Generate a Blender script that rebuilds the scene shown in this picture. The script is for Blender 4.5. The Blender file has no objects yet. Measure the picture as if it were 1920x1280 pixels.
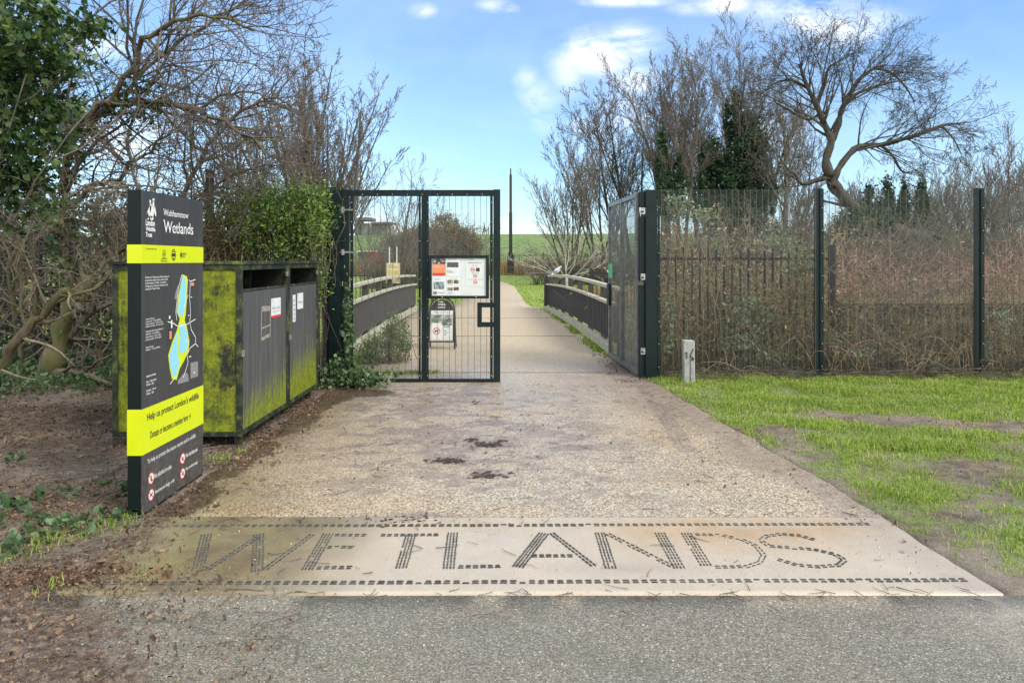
import bpy, math, random
import numpy as np
from mathutils import Vector
R = math.radians
C = bpy.context.scene
COL = C.collection
F = 1340.0; CH = 1.52; CX = 960.0; HY = 488.0

# ------------------------------------------------------------------ camera
cam = bpy.data.cameras.new('camera'); co = bpy.data.objects.new('camera', cam); COL.objects.link(co)
co.location = (0, 0, CH); co.rotation_euler = (R(90), 0, 0)
cam.sensor_width = 36; cam.lens = F/1920*36; cam.shift_y = -(640-HY)/1920
cam.clip_start = 0.05; cam.clip_end = 2000
C.camera = co
C.render.resolution_x = 1024; C.render.resolution_y = 682
C.view_settings.view_transform = 'Standard'; C.view_settings.look = 'None'
C.view_settings.exposure = 1.15; C.view_settings.gamma = 1
SUN_EL = 42; SUN_AZ = 128      # azimuth clockwise from +Y (north)
sl = bpy.data.lights.new('sun', 'SUN'); sl.energy = 1.5; sl.angle = R(28); sl.color = (1, .93, .82)
so = bpy.data.objects.new('sun', sl); COL.objects.link(so)
_d = Vector((math.sin(R(SUN_AZ))*math.cos(R(SUN_EL)), math.cos(R(SUN_AZ))*math.cos(R(SUN_EL)), math.sin(R(SUN_EL))))
so.rotation_euler = _d.to_track_quat('Z', 'Y').to_euler(); so.location = _d*30

# ------------------------------------------------------------------ node helper
class NT:
    def __init__(s, nt): s.nt = nt; s.n = nt.nodes; s.l = nt.links
    def new(s, t, **k):
        o = s.n.new(t)
        for a, b in k.items(): setattr(o, a, b)
        return o
    def put(s, inp, v):
        if v is None: return
        if isinstance(v, bpy.types.NodeSocket): s.l.new(v, inp)
        else:
            if isinstance(v, tuple) and len(v) == 3 and len(getattr(inp, 'default_value', (0,)*3)) == 4: v = v+(1,)
            inp.default_value = v
    def noise(s, sc, det=3, ro=.55, vec=None, dist=0):
        o = s.new('ShaderNodeTexNoise'); s.put(o.inputs['Scale'], float(sc)); o.inputs['Detail'].default_value = det
        o.inputs['Roughness'].default_value = ro; o.inputs['Distortion'].default_value = dist; s.put(o.inputs['Vector'], vec); return o.outputs['Fac']
    def vor(s, sc, vec=None, feat='F1', out='Distance', rnd=1):
        o = s.new('ShaderNodeTexVoronoi', feature=feat); o.inputs['Scale'].default_value = sc; s.put(o.inputs['Vector'], vec)
        o.inputs['Randomness'].default_value = rnd
        return o.outputs[out]
    def ramp(s, f, *st):
        o = s.new('ShaderNodeValToRGB'); s.put(o.inputs[0], f); e = o.color_ramp.elements
        while len(e) < len(st): e.new(.5)
        for i, (p, c) in enumerate(st):
            e[i].position = p; e[i].color = (c, c, c, 1) if isinstance(c, (int, float)) else tuple(c)+(1,)
        return o.outputs[0]
    def mix(s, f, a, b, bt='MIX'):
        o = s.new('ShaderNodeMix', data_type='RGBA', blend_type=bt)
        s.put(o.inputs['Factor'], f); s.put(o.inputs[6], a); s.put(o.inputs[7], b); return o.outputs[2]
    def math(s, op, a, b=None, c=None, clamp=False):
        o = s.new('ShaderNodeMath', operation=op, use_clamp=clamp); s.put(o.inputs[0], a)
        if b is not None: s.put(o.inputs[1], b)
        if c is not None: s.put(o.inputs[2], c)
        return o.outputs[0]
    def attr(s, n): return s.new('ShaderNodeAttribute', attribute_name=n).outputs['Fac']
    def bump(s, h, st=.5, d=.01, nrm=None):
        o = s.new('ShaderNodeBump'); o.inputs['Strength'].default_value = st; o.inputs['Distance'].default_value = d
        s.put(o.inputs['Height'], h); s.put(o.inputs['Normal'], nrm); return o.outputs[0]
    def obj(s, sc=None):
        t = s.new('ShaderNodeTexCoord').outputs['Object']
        if sc:
            m = s.new('ShaderNodeMapping'); s.put(m.inputs['Vector'], t); m.inputs['Scale'].default_value = sc; return m.outputs[0]
        return t
    def pos(s): return s.new('ShaderNodeNewGeometry').outputs['Position']
    def island(s): return s.new('ShaderNodeNewGeometry').outputs['Random Per Island']

MATS = {}
def mat(name, fn=None, col=(.5,.5,.5), rough=.7, metal=0, spec=None):
    if name in MATS: return MATS[name]
    m = bpy.data.materials.new(name); m.use_nodes = True
    b = m.node_tree.nodes['Principled BSDF']; n = NT(m.node_tree)
    n.put(b.inputs['Base Color'], col); b.inputs['Roughness'].default_value = rough; b.inputs['Metallic'].default_value = metal
    if spec is not None: b.inputs['Specular IOR Level'].default_value = spec
    if fn:
        r = fn(n) or {}
        for k, v in r.items(): n.put(b.inputs[k], v)
    MATS[name] = m; return m

# ------------------------------------------------------------------ world
w = bpy.data.worlds.new('World'); C.world = w; w.use_nodes = True
n = NT(w.node_tree); bg = w.node_tree.nodes['Background']
sky = n.new('ShaderNodeTexSky', sky_type='NISHITA'); sky.sun_disc = False
sky.sun_elevation = R(SUN_EL); sky.sun_rotation = R(SUN_AZ); sky.air_density = 1.0; sky.dust_density = .6; sky.ozone_density = 1.2
gen = n.new('ShaderNodeTexCoord').outputs['Generated']
sp = n.new('ShaderNodeSeparateXYZ'); n.put(sp.inputs[0], gen)
yy = n.math('MAXIMUM', sp.outputs[1], .08)
u_ = n.math('DIVIDE', sp.outputs[0], yy); v_ = n.math('DIVIDE', sp.outputs[2], yy)
acc = None
for px, py, sx, sy, a in [(1125,100,62,34,1),(1185,78,45,26,.9),(1065,135,30,45,.5),(1195,150,40,28,.65),(1010,185,42,30,.45),(985,150,22,22,.4),(1025,225,32,26,.28),(1560,40,95,32,1),(1500,15,80,24,.9),(1595,62,55,20,.8),(1350,8,60,16,.7),(1180,3,80,9,.8),(1290,14,40,14,.45),
                        (795,20,22,12,.6),(967,20,20,12,.65),(925,10,30,14,.4),(1115,270,50,45,.4),(1170,215,50,32,.5),(1380,200,70,40,.35),(1450,235,80,40,.4),(960,428,60,16,.7),(880,405,45,14,.5),(690,415,50,16,.7),(180,90,45,22,.7),(240,260,70,40,.7),(1250,150,70,60,.25),(90,415,60,30,.6),(1085,235,22,22,.45)]:
    a1 = n.math('MULTIPLY', n.math('SUBTRACT', u_, (px-CX)/F), F/sx); a2 = n.math('MULTIPLY', n.math('SUBTRACT', v_, (HY-py)/F), F/sy)
    q = n.math('ADD', n.math('MULTIPLY', a1, a1), n.math('MULTIPLY', a2, a2))
    g = n.math('MULTIPLY', n.math('POWER', 2.718, n.math('MULTIPLY', q, -.8)), a*1.1)
    acc = g if acc is None else n.math('MAXIMUM', acc, g)
mp = n.new('ShaderNodeMapping'); n.put(mp.inputs[0], gen); mp.inputs['Scale'].default_value = (1, 1, 1.8)
nz = n.noise(9, 9, .66, mp.outputs[0], .6)
cl = n.math('MULTIPLY', acc, n.ramp(nz, (.33, 0), (.64, 1.0)))
cl = n.ramp(cl, (.06, 0), (.85, 1))
base = n.mix(1.0, sky.outputs[0], (.77, .94, 1.12), 'MULTIPLY')
hsv = n.new('ShaderNodeHueSaturation'); n.put(hsv.inputs['Color'], base); hsv.inputs['Saturation'].default_value = 1.0; hsv.inputs['Value'].default_value = 1.0
hz = n.ramp(n.noise(2.2, 6, .6, mp.outputs[0]), (.40, 0), (.75, .26))
c1 = n.mix(hz, hsv.outputs[0], (5.6, 6.6, 7.4))
# unseen white cloud added overhead and behind the viewer for soft neutral light
bk = n.math('MAXIMUM', n.ramp(n.math('ADD', n.math('MULTIPLY', sp.outputs[1], -.5), .5), (.47, 0), (.62, 1)), n.ramp(sp.outputs[2], (.62, 0), (.85, 1)))
bk = n.math('MULTIPLY', bk, n.ramp(n.noise(3.0, 7, .6, mp.outputs[0]), (.30, .35), (.52, 1)))
cl = n.math('MAXIMUM', cl, bk)
c2 = n.mix(cl, c1, (7.0, 7.1, 7.15))
n.put(bg.inputs['Color'], c2); bg.inputs['Strength'].default_value = .095

# ------------------------------------------------------------------ mesh helpers
ORG = {}
def P(px, py, z=0):            # point of the ground under a pixel
    d = (CH-z)*F/(py-HY); return ((px-CX)/F*d, d)
def W(px, py, d): return ((px-CX)/F*d, d, CH-(py-HY)/F*d)
BOXF = np.array([[0,3,2,1],[4,5,6,7],[0,1,5,4],[1,2,6,5],[2,3,7,6],[3,0,4,7]])
class MB:
    def __init__(s): s.b = []; s.n = 0
    def raw(s, v, f, smooth=False):
        v = np.asarray(v, float).reshape(-1, 3); f = np.asarray(f, np.int64)
        s.b.append((v, f+s.n, smooth)); s.n += len(v); return s
    def box(s, a, b):
        x0,y0,z0 = np.minimum(a,b); x1,y1,z1 = np.maximum(a,b)
        return s.raw([(x0,y0,z0),(x1,y0,z0),(x1,y1,z0),(x0,y1,z0),(x0,y0,z1),(x1,y0,z1),(x1,y1,z1),(x0,y1,z1)], BOXF)
    def bar(s, p, q, wd, ht, up=(0,0,1)):     # rectangular bar from p to q
        p = np.array(p,float); q = np.array(q,float); t = q-p; t /= np.linalg.norm(t)
        u = np.cross(t, up)
        if np.linalg.norm(u) < 1e-4: u = np.cross(t, (0,1,0))
        u /= np.linalg.norm(u); v = np.cross(u, t)
        a = u*wd/2; b = v*ht/2
        return s.raw([p-a-b,p+a-b,p+a+b,p-a+b,q-a-b,q+a-b,q+a+b,q-a+b], BOXF)
    def prism(s, pts, off):    # planar polygon (list of 3d) extruded by off
        k = len(pts); a = np.array(pts,float); b = a+np.array(off,float); base = s.n
        s.raw(np.vstack([a,b]), np.array([[i,(i+1)%k,(i+1)%k+k,i+k] for i in range(k)]))
        s.b.append((np.zeros((0,3)), np.array([list(range(k))[::-1]])+base, False)); s.b.append((np.zeros((0,3)), np.array([[i+k for i in range(k)]])+base, False)); return s
    def tubes(s, brs, k=5, smooth=True):
        g = {}
        for p, r in brs: g.setdefault(len(p), []).append((p, r))
        for m, L in g.items():
            p = np.array([a for a,_ in L]); r = np.array([b for _,b in L])
            t = np.gradient(p, axis=1); t /= np.linalg.norm(t, axis=2, keepdims=True)+1e-9
            mt = np.abs(t.mean(1)); ref = np.where(mt[:,2:3] > .85, np.array([[1.,0,0]]), np.array([[0,0,1.]]))[:,None,:]
            u = np.cross(t, np.broadcast_to(ref, t.shape)); u /= np.linalg.norm(u, axis=2, keepdims=True)+1e-9
            v = np.cross(t, u); a = np.arange(k)*2*math.pi/k
            ring = p[:,:,None,:]+r[:,:,None,None]*(np.cos(a)[None,None,:,None]*u[:,:,None,:]+np.sin(a)[None,None,:,None]*v[:,:,None,:])
            B = len(L); idx = np.arange(B*m*k).reshape(B,m,k); nx = np.roll(idx,-1,axis=2)
            f = np.stack([idx[:,:-1],nx[:,:-1],nx[:,1:],idx[:,1:]],-1).reshape(-1,4)
            s.raw(ring.reshape(-1,3), f, smooth)
            if k <= 8:
                cap = idx[:,0,::-1].reshape(-1,k); s.b.append((np.zeros((0,3)), cap+(s.n-B*m*k), False))
                cap = idx[:,-1,:].reshape(-1,k); s.b.append((np.zeros((0,3)), cap+(s.n-B*m*k), False))
        return s
    def lathe(s, c, prof, k=16, axis=2, smooth=True):
        a = np.arange(k)*2*math.pi/k; V = []
        for r, h in prof:
            ring = np.stack([np.cos(a)*r, np.sin(a)*r, np.full(k,h)], 1)
            if axis == 1: ring = ring[:, [0,2,1]]
            if axis == 0: ring = ring[:, [2,0,1]]
            V.append(ring+np.array(c))
        m = len(prof); idx = np.arange(m*k).reshape(m,k); nx = np.roll(idx,-1,1)
        return s.raw(np.vstack(V), np.stack([idx[:-1],nx[:-1],nx[1:],idx[1:]],-1).reshape(-1,4), smooth)
    def leaves(s, pts, size, rng, shape='leaf', flat=0.0, nrm=None):
        pts = np.asarray(pts); N = len(pts)
        if shape == 'leaf': sv = np.array([(0,-1,0),(.42,-.1,.1),(0,1,-.12),(-.42,-.1,.1)]); sf = np.array([[0,1,2],[0,2,3]])
        elif shape == 'ivy': sv = np.array([(0,-.8,0),(.75,-.55,.1),(.95,.1,-.05),(.35,.25,.08),(0,1,-.1),(-.35,.25,.08),(-.95,.1,-.05),(-.75,-.55,.1)]); sf = np.array([[0,1,2,3,4,5,6,7]])
        elif shape == 'flake': sv = np.array([(-.5,-.9,0),(.45,-.7,.15),(.6,.6,-.1),(-.3,.95,.12)]); sf = np.array([[0,1,2,3]])
        else: sv = np.array([(0,-1,0),(.1,0,.06),(0,1,0),(-.1,0,.06)]); sf = np.array([[0,1,2,3]])
        q = rng.normal(size=(N,4))
        if flat > 0:   # mostly lying level
            a = rng.uniform(0, math.pi, N); q = np.stack([np.cos(a), rng.normal(size=N)*(1-flat), rng.normal(size=N)*(1-flat), np.sin(a)],1)
        q /= np.linalg.norm(q, axis=1, keepdims=True); w_,x,y,z = q.T
        M = np.array([[1-2*(y*y+z*z),2*(x*y-z*w_),2*(x*z+y*w_)],[2*(x*y+z*w_),1-2*(x*x+z*z),2*(y*z-x*w_)],[2*(x*z-y*w_),2*(y*z+x*w_),1-2*(x*x+y*y)]]).transpose(2,0,1)
        sc = size*rng.uniform(.6,1.3,N)
        v = np.einsum('nij,kj->nki', M, sv)*sc[:,None,None]+pts[:,None,:]
        k = len(sv); f = (sf[None]+ (np.arange(N)*k)[:,None,None]).reshape(-1, sf.shape[1])
        return s.raw(v.reshape(-1,3), f, False)
    def build(s, name, m, parent=None, org=None, bevel=0):
        V = np.vstack([b[0] for b in s.b]); 
        if parent is not None: o0 = np.array(ORG[parent.name])
        elif org is not None: o0 = np.array(org, float)
        else:
            lo = V.min(0); hi = V.max(0); o0 = np.array([(lo[0]+hi[0])/2,(lo[1]+hi[1])/2,lo[2]])
        me = bpy.data.meshes.new(name); V = V-o0
        me.vertices.add(len(V)); me.vertices.foreach_set('co', V.astype(np.float32).ravel())
        ls = []; st = []; tot = []; sm = []; c = 0
        for _, f, smo in s.b:
            if len(f) == 0: continue
            k = f.shape[1]; ls.append(f.ravel()); st.append(c+np.arange(len(f))*k); tot.append(np.full(len(f),k)); sm.append(np.full(len(f),smo)); c += f.size
        L = np.concatenate(ls)
        me.loops.add(len(L)); me.loops.foreach_set('vertex_index', L.astype(np.int32))
        S = np.concatenate(st); me.polygons.add(len(S)); me.polygons.foreach_set('loop_start', S.astype(np.int32))
        me.polygons.foreach_set('loop_total', np.concatenate(tot).astype(np.int32)); me.polygons.foreach_set('use_smooth', np.concatenate(sm))
        me.update(calc_edges=True); me.validate()
        me.materials.append(m)
        o = bpy.data.objects.new(name, me); COL.objects.link(o)
        if parent is not None: o.parent = parent
        else: o.location = o0
        ORG[o.name] = tuple(o0)
        if bevel:
            bv = o.modifiers.new('bevel','BEVEL'); bv.width = bevel; bv.segments = 2; bv.limit_method = 'ANGLE'
        return o
def tag(o, label, cat, group=None):
    o['label'] = label; o['category'] = cat
    if group: o['group'] = group
    return o
def thing(name, loc, label, cat, group=None):
    o = bpy.data.objects.new(name, None); o.empty_display_size = .1; COL.objects.link(o); o.location = loc; ORG[o.name] = tuple(loc)
    return tag(o, label, cat, group)
def kind(o, k): o['kind'] = k; return o
# text: returns flat triangulated outline scaled to a width / height box, at origin
def text_geo(s, wd, ht, bold=0.0, shear=0.0, align='LEFT', line=1.0, serif=False):
    cu = bpy.data.curves.new('lettering','FONT'); cu.body = s; cu.offset = bold; cu.resolution_u = 3; cu.align_x = align; cu.shear = shear; cu.space_line = line
    ob = bpy.data.objects.new('lettering', cu); COL.objects.link(ob); bpy.context.view_layer.update()
    me = bpy.data.meshes.new_from_object(ob.evaluated_get(bpy.context.evaluated_depsgraph_get()))
    v = np.array([x.co[:2] for x in me.vertices]); f = []
    me.calc_loop_triangles()
    f = np.array([t.vertices[:] for t in me.loop_triangles])
    if serif:
        cnt = {}
        for p_ in me.polygons:
            for e in p_.edge_keys: cnt[e] = cnt.get(e,0)+1
        ex = []; exf = []; k0 = len(v)
        for (a,b),c_ in cnt.items():
            L_ = abs(v[a][0]-v[b][0])
            if c_ == 1 and abs(v[a][1]-v[b][1]) < .004 and .05 < L_ < .30:
                y_ = v[a][1]; x_ = (v[a][0]+v[b][0])/2; opp = [q for q in range(k0) if abs(v[q][0]-x_) < L_ and abs(v[q][1]-y_) > .02]
                up = 1 if sum(v[q][1] > y_ for q in opp) >= sum(v[q][1] < y_ for q in opp) else -1; hw_ = L_/2+.042; t_ = .042*up
                i_ = k0+len(ex); ex += [(x_-hw_,y_),(x_+hw_,y_),(x_+hw_,y_+t_),(x_-hw_,y_+t_)]; exf += [(i_,i_+1,i_+2),(i_,i_+2,i_+3)]
        if ex: v = np.vstack([v,np.array(ex)]); f = np.vstack([f,np.array(exf)])
    bpy.data.objects.remove(ob); bpy.data.curves.remove(cu); bpy.data.meshes.remove(me)
    lo = v.min(0); hi = v.max(0); v = (v-lo)/(hi-lo)*np.array([wd,ht]); return v, f
class Face:      # flat face in space: origin, u and v axes, normal
    def __init__(s, o, u, v): s.o = np.array(o,float); s.u = np.array(u,float); s.v = np.array(v,float); s.n = np.cross(s.u, s.v)
    def p(s, a, b, h=0): return s.o+s.u*a+s.v*b+s.n*h
    def text(s, mb, t, a, b, wd, ht, h=.0012, **k):
        v, f = text_geo(t, wd, ht, **k); mb.raw([s.p(a+x, b+y, h) for x, y in v], f)
    def rect(s, mb, a0, b0, a1, b1, h=.001, t=None):
        if t is None: mb.raw([s.p(a0,b0,h),s.p(a1,b0,h),s.p(a1,b1,h),s.p(a0,b1,h)], [[0,1,2,3]])
        else: mb.prism([s.p(a0,b0,h),s.p(a1,b0,h),s.p(a1,b1,h),s.p(a0,b1,h)], s.n*t)
    def poly(s, mb, pts, h=.001): mb.raw([s.p(a,b,h) for a,b in pts], [list(range(len(pts)))])
    def line(s, mb, pts, wd, h=.001):
        for (a0,b0),(a1,b1) in zip(pts[:-1], pts[1:]):
            dx, dy = a1-a0, b1-b0; L = math.hypot(dx,dy) or 1; nx, ny = -dy/L*wd/2, dx/L*wd/2
            s.poly(mb, [(a0-nx,b0-ny),(a1-nx,b1-ny),(a1+nx,b1+ny),(a0+nx,b0+ny)], h)
    def ring(s, mb, a, b, r, wd, h=.001, k=20, ry=None):
        ry = ry or r; A = [i*2*math.pi/k for i in range(k)]
        v = [s.p(a+r*math.cos(t), b+ry*math.sin(t), h) for t in A]+[s.p(a+(r-wd)*math.cos(t), b+(ry-wd)*math.sin(t), h) for t in A]
        mb.raw(v, [[i,(i+1)%k,(i+1)%k+k,i+k] for i in range(k)])
    def disc(s, mb, a, b, r, h=.001, k=16, ry=None): s.poly(mb, [(a+r*math.cos(i*2*math.pi/k), b+(ry or r)*math.sin(i*2*math.pi/k)) for i in range(k)], h)

# ------------------------------------------------------------------ numpy noise
def vnoise(x, y, seed=0):
    xi = np.floor(x).astype(np.int64); yi = np.floor(y).astype(np.int64); fx = x-xi; fy = y-yi
    fx = fx*fx*(3-2*fx); fy = fy*fy*(3-2*fy)
    def h(a, b):
        q = (a*374761393+b*668265263+seed*974711) & 0xffffffff; q = ((q ^ (q >> 13))*1274126177) & 0xffffffff; return ((q ^ (q >> 16)) & 0xffff)/65535.
    return (h(xi,yi)*(1-fx)+h(xi+1,yi)*fx)*(1-fy)+(h(xi,yi+1)*(1-fx)+h(xi+1,yi+1)*fx)*fy
def fbm(x, y, sc, seed=0, o=4):
    x = np.asarray(x,float); y = np.asarray(y,float); s = 0; a = .5; t = 0
    for i in range(o): s = s+a*vnoise(x*sc*2**i+17.3*i, y*sc*2**i+9.1*i, seed+i); t += a; a *= .5
    return s/t
def ss(a, b, x): t = np.clip((np.asarray(x,float)-a)/(b-a), 0, 1); return t*t*(3-2*t)

# ------------------------------------------------------------------ materials
def m_ground(n):
    v = n.pos(); g = n.attr('green'); wet = n.attr('wet')
    soil = n.ramp(n.noise(9, 6, .65, v), (.3,(.06,.042,.03)), (.5,(.18,.13,.095)), (.72,(.34,.26,.19)))
    soil = n.mix(n.ramp(n.noise(1.3,3,.5,v),(.4,0),(.65,.7)), soil, (.40,.33,.28))
    fine = n.noise(120, 3, .7, v); soil = n.mix(n.ramp(fine,(.35,.55),(.6,0)), soil, (.03,.022,.016))
    gr = n.ramp(n.noise(30,4,.6,v), (.3,(.09,.13,.03)), (.7,(.24,.33,.07)))
    c = n.mix(n.math('MULTIPLY', g, n.ramp(n.noise(14,4,.6,v),(.3,.55),(.6,1))), soil, gr)
    far = n.attr('far'); fg = n.mix(n.noise(.6,5,.6,v), (.16,.28,.04), (.38,.46,.09)); fg = n.mix(n.ramp(n.noise(5,4,.7,v),(.4,0),(.7,.5)), fg, (.08,.14,.03))
    c = n.mix(far, c, fg)
    h = n.math('ADD', n.noise(35,5,.7,v), n.math('MULTIPLY', n.noise(160,3,.6,v), .35))
    return {'Base Color': c, 'Roughness': n.math('SUBTRACT', .93, n.math('MULTIPLY', wet, .5)), 'Normal': n.bump(h, .8, .025)}
def m_path(n):
    v = n.pos(); mud = n.attr('mud'); dirt = n.attr('dirt'); band = n.attr('band'); alg = n.attr('algae'); rust = n.attr('rust')
    cc = n.new('ShaderNodeTexVoronoi'); cc.inputs['Scale'].default_value = 110; n.put(cc.inputs['Vector'], v)
    r = n.new('ShaderNodeSeparateColor'); n.put(r.inputs[0], cc.outputs['Color'])
    grain = n.ramp(r.outputs[0], (.0,(.12,.085,.055)), (.24,(.33,.265,.19)), (.6,(.54,.455,.345)), (.84,(.70,.62,.50)), (1.,(.92,.88,.80)))
    edge = n.ramp(cc.outputs['Distance'], (.3,0),(.8,.5))
    grain = n.mix(edge, grain, (.12,.09,.07))
    big = n.noise(1.6,4,.6,v)
    grain = n.mix(n.ramp(big,(.35,.45),(.68,0)), grain, n.mix(.5, grain, (.44,.41,.37)))
    grain = n.mix(n.ramp(n.noise(.9,3,.6,v),(.5,0),(.72,.55)), grain, n.mix(1.0, grain, (1.14,.98,.78), 'MULTIPLY'))
    bnd = n.mix(n.ramp(n.noise(260,2,.5,v),(.38,.7),(.52,0)), n.mix(n.ramp(n.noise(7,6,.7,v),(.35,.5),(.65,0)), (.53,.47,.375), (.43,.375,.295)), (.25,.20,.15))
    bnd = n.mix(n.ramp(n.noise(2.5,5,.6,v),(.4,.0),(.7,.5)), bnd, (.54,.45,.36))
    c = n.mix(band, n.mix(1.0, grain, (1.0,.985,.93), 'MULTIPLY'), bnd)
    c = n.mix(n.math('MULTIPLY', rust, n.ramp(n.noise(4,6,.65,v),(.3,.15),(.7,1))), c, n.mix(1.0, c, (.92,.74,.53), 'MULTIPLY'))
    am = n.math('MULTIPLY', alg, n.ramp(n.noise(5,6,.7,v),(.2,.75),(.6,1)))
    algc = n.mix(n.ramp(n.noise(3,4,.6,v),(.42,0),(.6,1)), (.11,.08,.045), (.17,.145,.06))
    algc = n.mix(n.ramp(n.vor(60,v),(.10,.8),(.17,0)), algc, (.55,.5,.4))
    c = n.mix(n.math('MULTIPLY', am, .78), c, algc)
    mudc = n.ramp(n.noise(22,5,.7,v), (.3,(.10,.07,.055)), (.5,(.28,.215,.18)), (.75,(.42,.345,.29)))
    tread = n.ramp(n.noise(60,3,.7,v), (.35,.25),(.65,1))
    c = n.mix(n.math('MULTIPLY', mud, n.ramp(n.noise(11,6,.7,v),(.33,.35),(.58,1)), clamp=True), c, mudc)
    dc = n.ramp(n.noise(30,5,.7,v), (.3,(.035,.024,.018)), (.6,(.12,.085,.055)),(.8,(.26,.2,.12)))
    dm = n.ramp(n.math('ADD', n.math('MULTIPLY', dirt, 1.5), n.math('SUBTRACT', n.noise(16,6,.75,v), 1.0)), (.0,0), (.22,1))
    c = n.mix(dm, c, dc)
    h = n.math('ADD', n.math('MULTIPLY', cc.outputs['Distance'], n.math('SUBTRACT', -.8, n.math('MULTIPLY', band, -.65))), n.math('MULTIPLY', n.noise(25,4,.7,v), n.math('MULTIPLY', mud, 2.0)))
    rg = n.ramp(n.noise(2.2,5,.6,v), (.35,.22),(.62,.50))
    rg = n.math('SUBTRACT', rg, n.math('MULTIPLY', mud, .12))
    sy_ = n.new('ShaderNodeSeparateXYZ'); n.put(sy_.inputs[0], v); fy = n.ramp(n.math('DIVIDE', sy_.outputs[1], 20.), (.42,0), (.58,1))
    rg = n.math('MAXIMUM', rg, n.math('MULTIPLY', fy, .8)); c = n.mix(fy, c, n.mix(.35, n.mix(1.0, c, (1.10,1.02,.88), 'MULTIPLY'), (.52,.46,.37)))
    return {'Base Color': c, 'Roughness': rg, 'Normal': n.bump(h, .55, .006)}
def m_road(n):
    v = n.pos(); dirt = n.attr('dirt')
    cc = n.new('ShaderNodeTexVoronoi'); cc.inputs['Scale'].default_value = 150; n.put(cc.inputs['Vector'], v)
    r = n.new('ShaderNodeSeparateColor'); n.put(r.inputs[0], cc.outputs['Color'])
    g = n.ramp(r.outputs[0], (.0,(.10,.095,.082)), (.35,(.185,.178,.158)), (.8,(.255,.245,.215)), (.96,(.34,.325,.28)),(1,(.55,.53,.47)))
    g = n.mix(n.ramp(cc.outputs['Distance'],(.4,0),(.9,.55)), g, (.08,.074,.063))
    g = n.mix(n.ramp(n.noise(1.5,5,.65,v),(.38,.0),(.66,.55)), g, n.mix(1.0, g, (1.12,.98,.88), 'MULTIPLY'))
    g = n.mix(n.ramp(n.noise(2.1,4,.6,v),(.55,.0),(.7,.35)), g, (.09,.11,.06))
    g = n.mix(1.0, g, (1.02,1.0,.93), 'MULTIPLY')
    sand = n.attr('sand'); g = n.mix(n.math('MULTIPLY', sand, n.ramp(n.noise(6,5,.7,v),(.35,.2),(.6,1))), g, (.46,.41,.35))
    dc = n.ramp(n.noise(28,6,.75,v), (.34,(.035,.025,.019)), (.5,(.14,.10,.075)), (.68,(.34,.27,.20)))
    dm = n.ramp(n.math('ADD', n.math('MULTIPLY', dirt, 1.5), n.math('SUBTRACT', n.noise(9,7,.75,v), 1.0)), (.0,0), (.22,1))
    g = n.mix(dm, g, dc)
    h = n.math('ADD', n.math('MULTIPLY', cc.outputs['Distance'], -.9), n.math('MULTIPLY', n.noise(30,5,.7,v), n.math('MULTIPLY', dm, 2)))
    return {'Base Color': g, 'Roughness': n.ramp(n.noise(2,4,.6,v),(.3,.42),(.7,.72)), 'Normal': n.bump(h, .6, .006)}
def leafmat(name, cols, rough=.5, trans=.25):
    def fn(n):
        i = n.island(); st = [(k/(len(cols)-1), c) for k, c in enumerate(cols)]
        return {'Base Color': n.mix(n.ramp(n.noise(1.7,3,.6,n.pos()),(.35,0),(.7,.35)), n.ramp(i, *st), n.mix(.5, cols[0], (.02,.03,.01)))}
    m = mat(name, fn, rough=rough)
    if trans:
        nt = m.node_tree; b = nt.nodes['Principled BSDF']; out = nt.nodes['Material Output']
        tr = nt.nodes.new('ShaderNodeBsdfTranslucent'); mx = nt.nodes.new('ShaderNodeMixShader'); mx.inputs[0].default_value = trans
        nt.links.new(b.inputs['Base Color'].links[0].from_socket, tr.inputs[0]); nt.links.new(b.outputs[0], mx.inputs[1]); nt.links.new(tr.outputs[0], mx.inputs[2]); nt.links.new(mx.outputs[0], out.inputs[0])
    return m
def barkmat(name, a, b, moss=None, sc=18):
    def fn(n):
        v = n.obj((1,1,.25)); f = n.noise(sc,6,.7,v); c = n.ramp(f, (.3,a), (.7,b))
        if moss: c = n.mix(n.ramp(n.noise(2.5,4,.6,n.pos()),(.42,0),(.6,.8)), c, moss)
        return {'Base Color': c, 'Normal': n.bump(f, .7, .02)}
    return mat(name, fn, rough=.85)
G1 = mat('ground_soil', m_ground); PM = mat('path_aggregate', m_path, spec=.5); RM = mat('road_asphalt', m_road)
def m_steel(n):
    v = n.obj(); c = n.ramp(n.noise(6,6,.7,v), (.3,(.003,.010,.011)), (.65,(.007,.020,.021)), (.8,(.025,.045,.036)))
    c = n.mix(n.ramp(n.noise(45,4,.7,v),(.66,0),(.72,.5)), c, (.09,.11,.09))
    return {'Base Color': c, 'Roughness': n.ramp(n.noise(9,4,.6,v),(.3,.36),(.7,.55))}
STEEL = mat('dark_green_steel', m_steel, spec=.3)
WIRE = mat('mesh_wire', lambda n: {'Base Color': n.ramp(n.noise(14,3,.6,n.obj()),(.3,(.06,.065,.06)),(.7,(.12,.125,.11)))}, rough=.45)
GALV = mat('galvanised_steel', lambda n: {'Base Color': n.ramp(n.noise(40,4,.6,n.obj()),(.3,(.28,.28,.26)),(.7,(.6,.6,.57)))}, rough=.4, metal=.7)
BLACKP = mat('black_paint', lambda n: {'Base Color': n.ramp(n.noise(12,4,.6,n.obj()),(.3,(.012,.013,.013)),(.7,(.03,.032,.03)))}, rough=.5)
TIMBER = mat('weathered_pale_timber', lambda n: {'Base Color': n.mix(n.ramp(n.noise(5,4,.6,n.pos()),(.45,0),(.65,.6)), n.ramp(n.noise(30,5,.7,n.obj((1,.2,1))),(.3,(.36,.34,.26)),(.7,(.64,.61,.49))), (.38,.40,.22))}, rough=.8)
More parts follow.
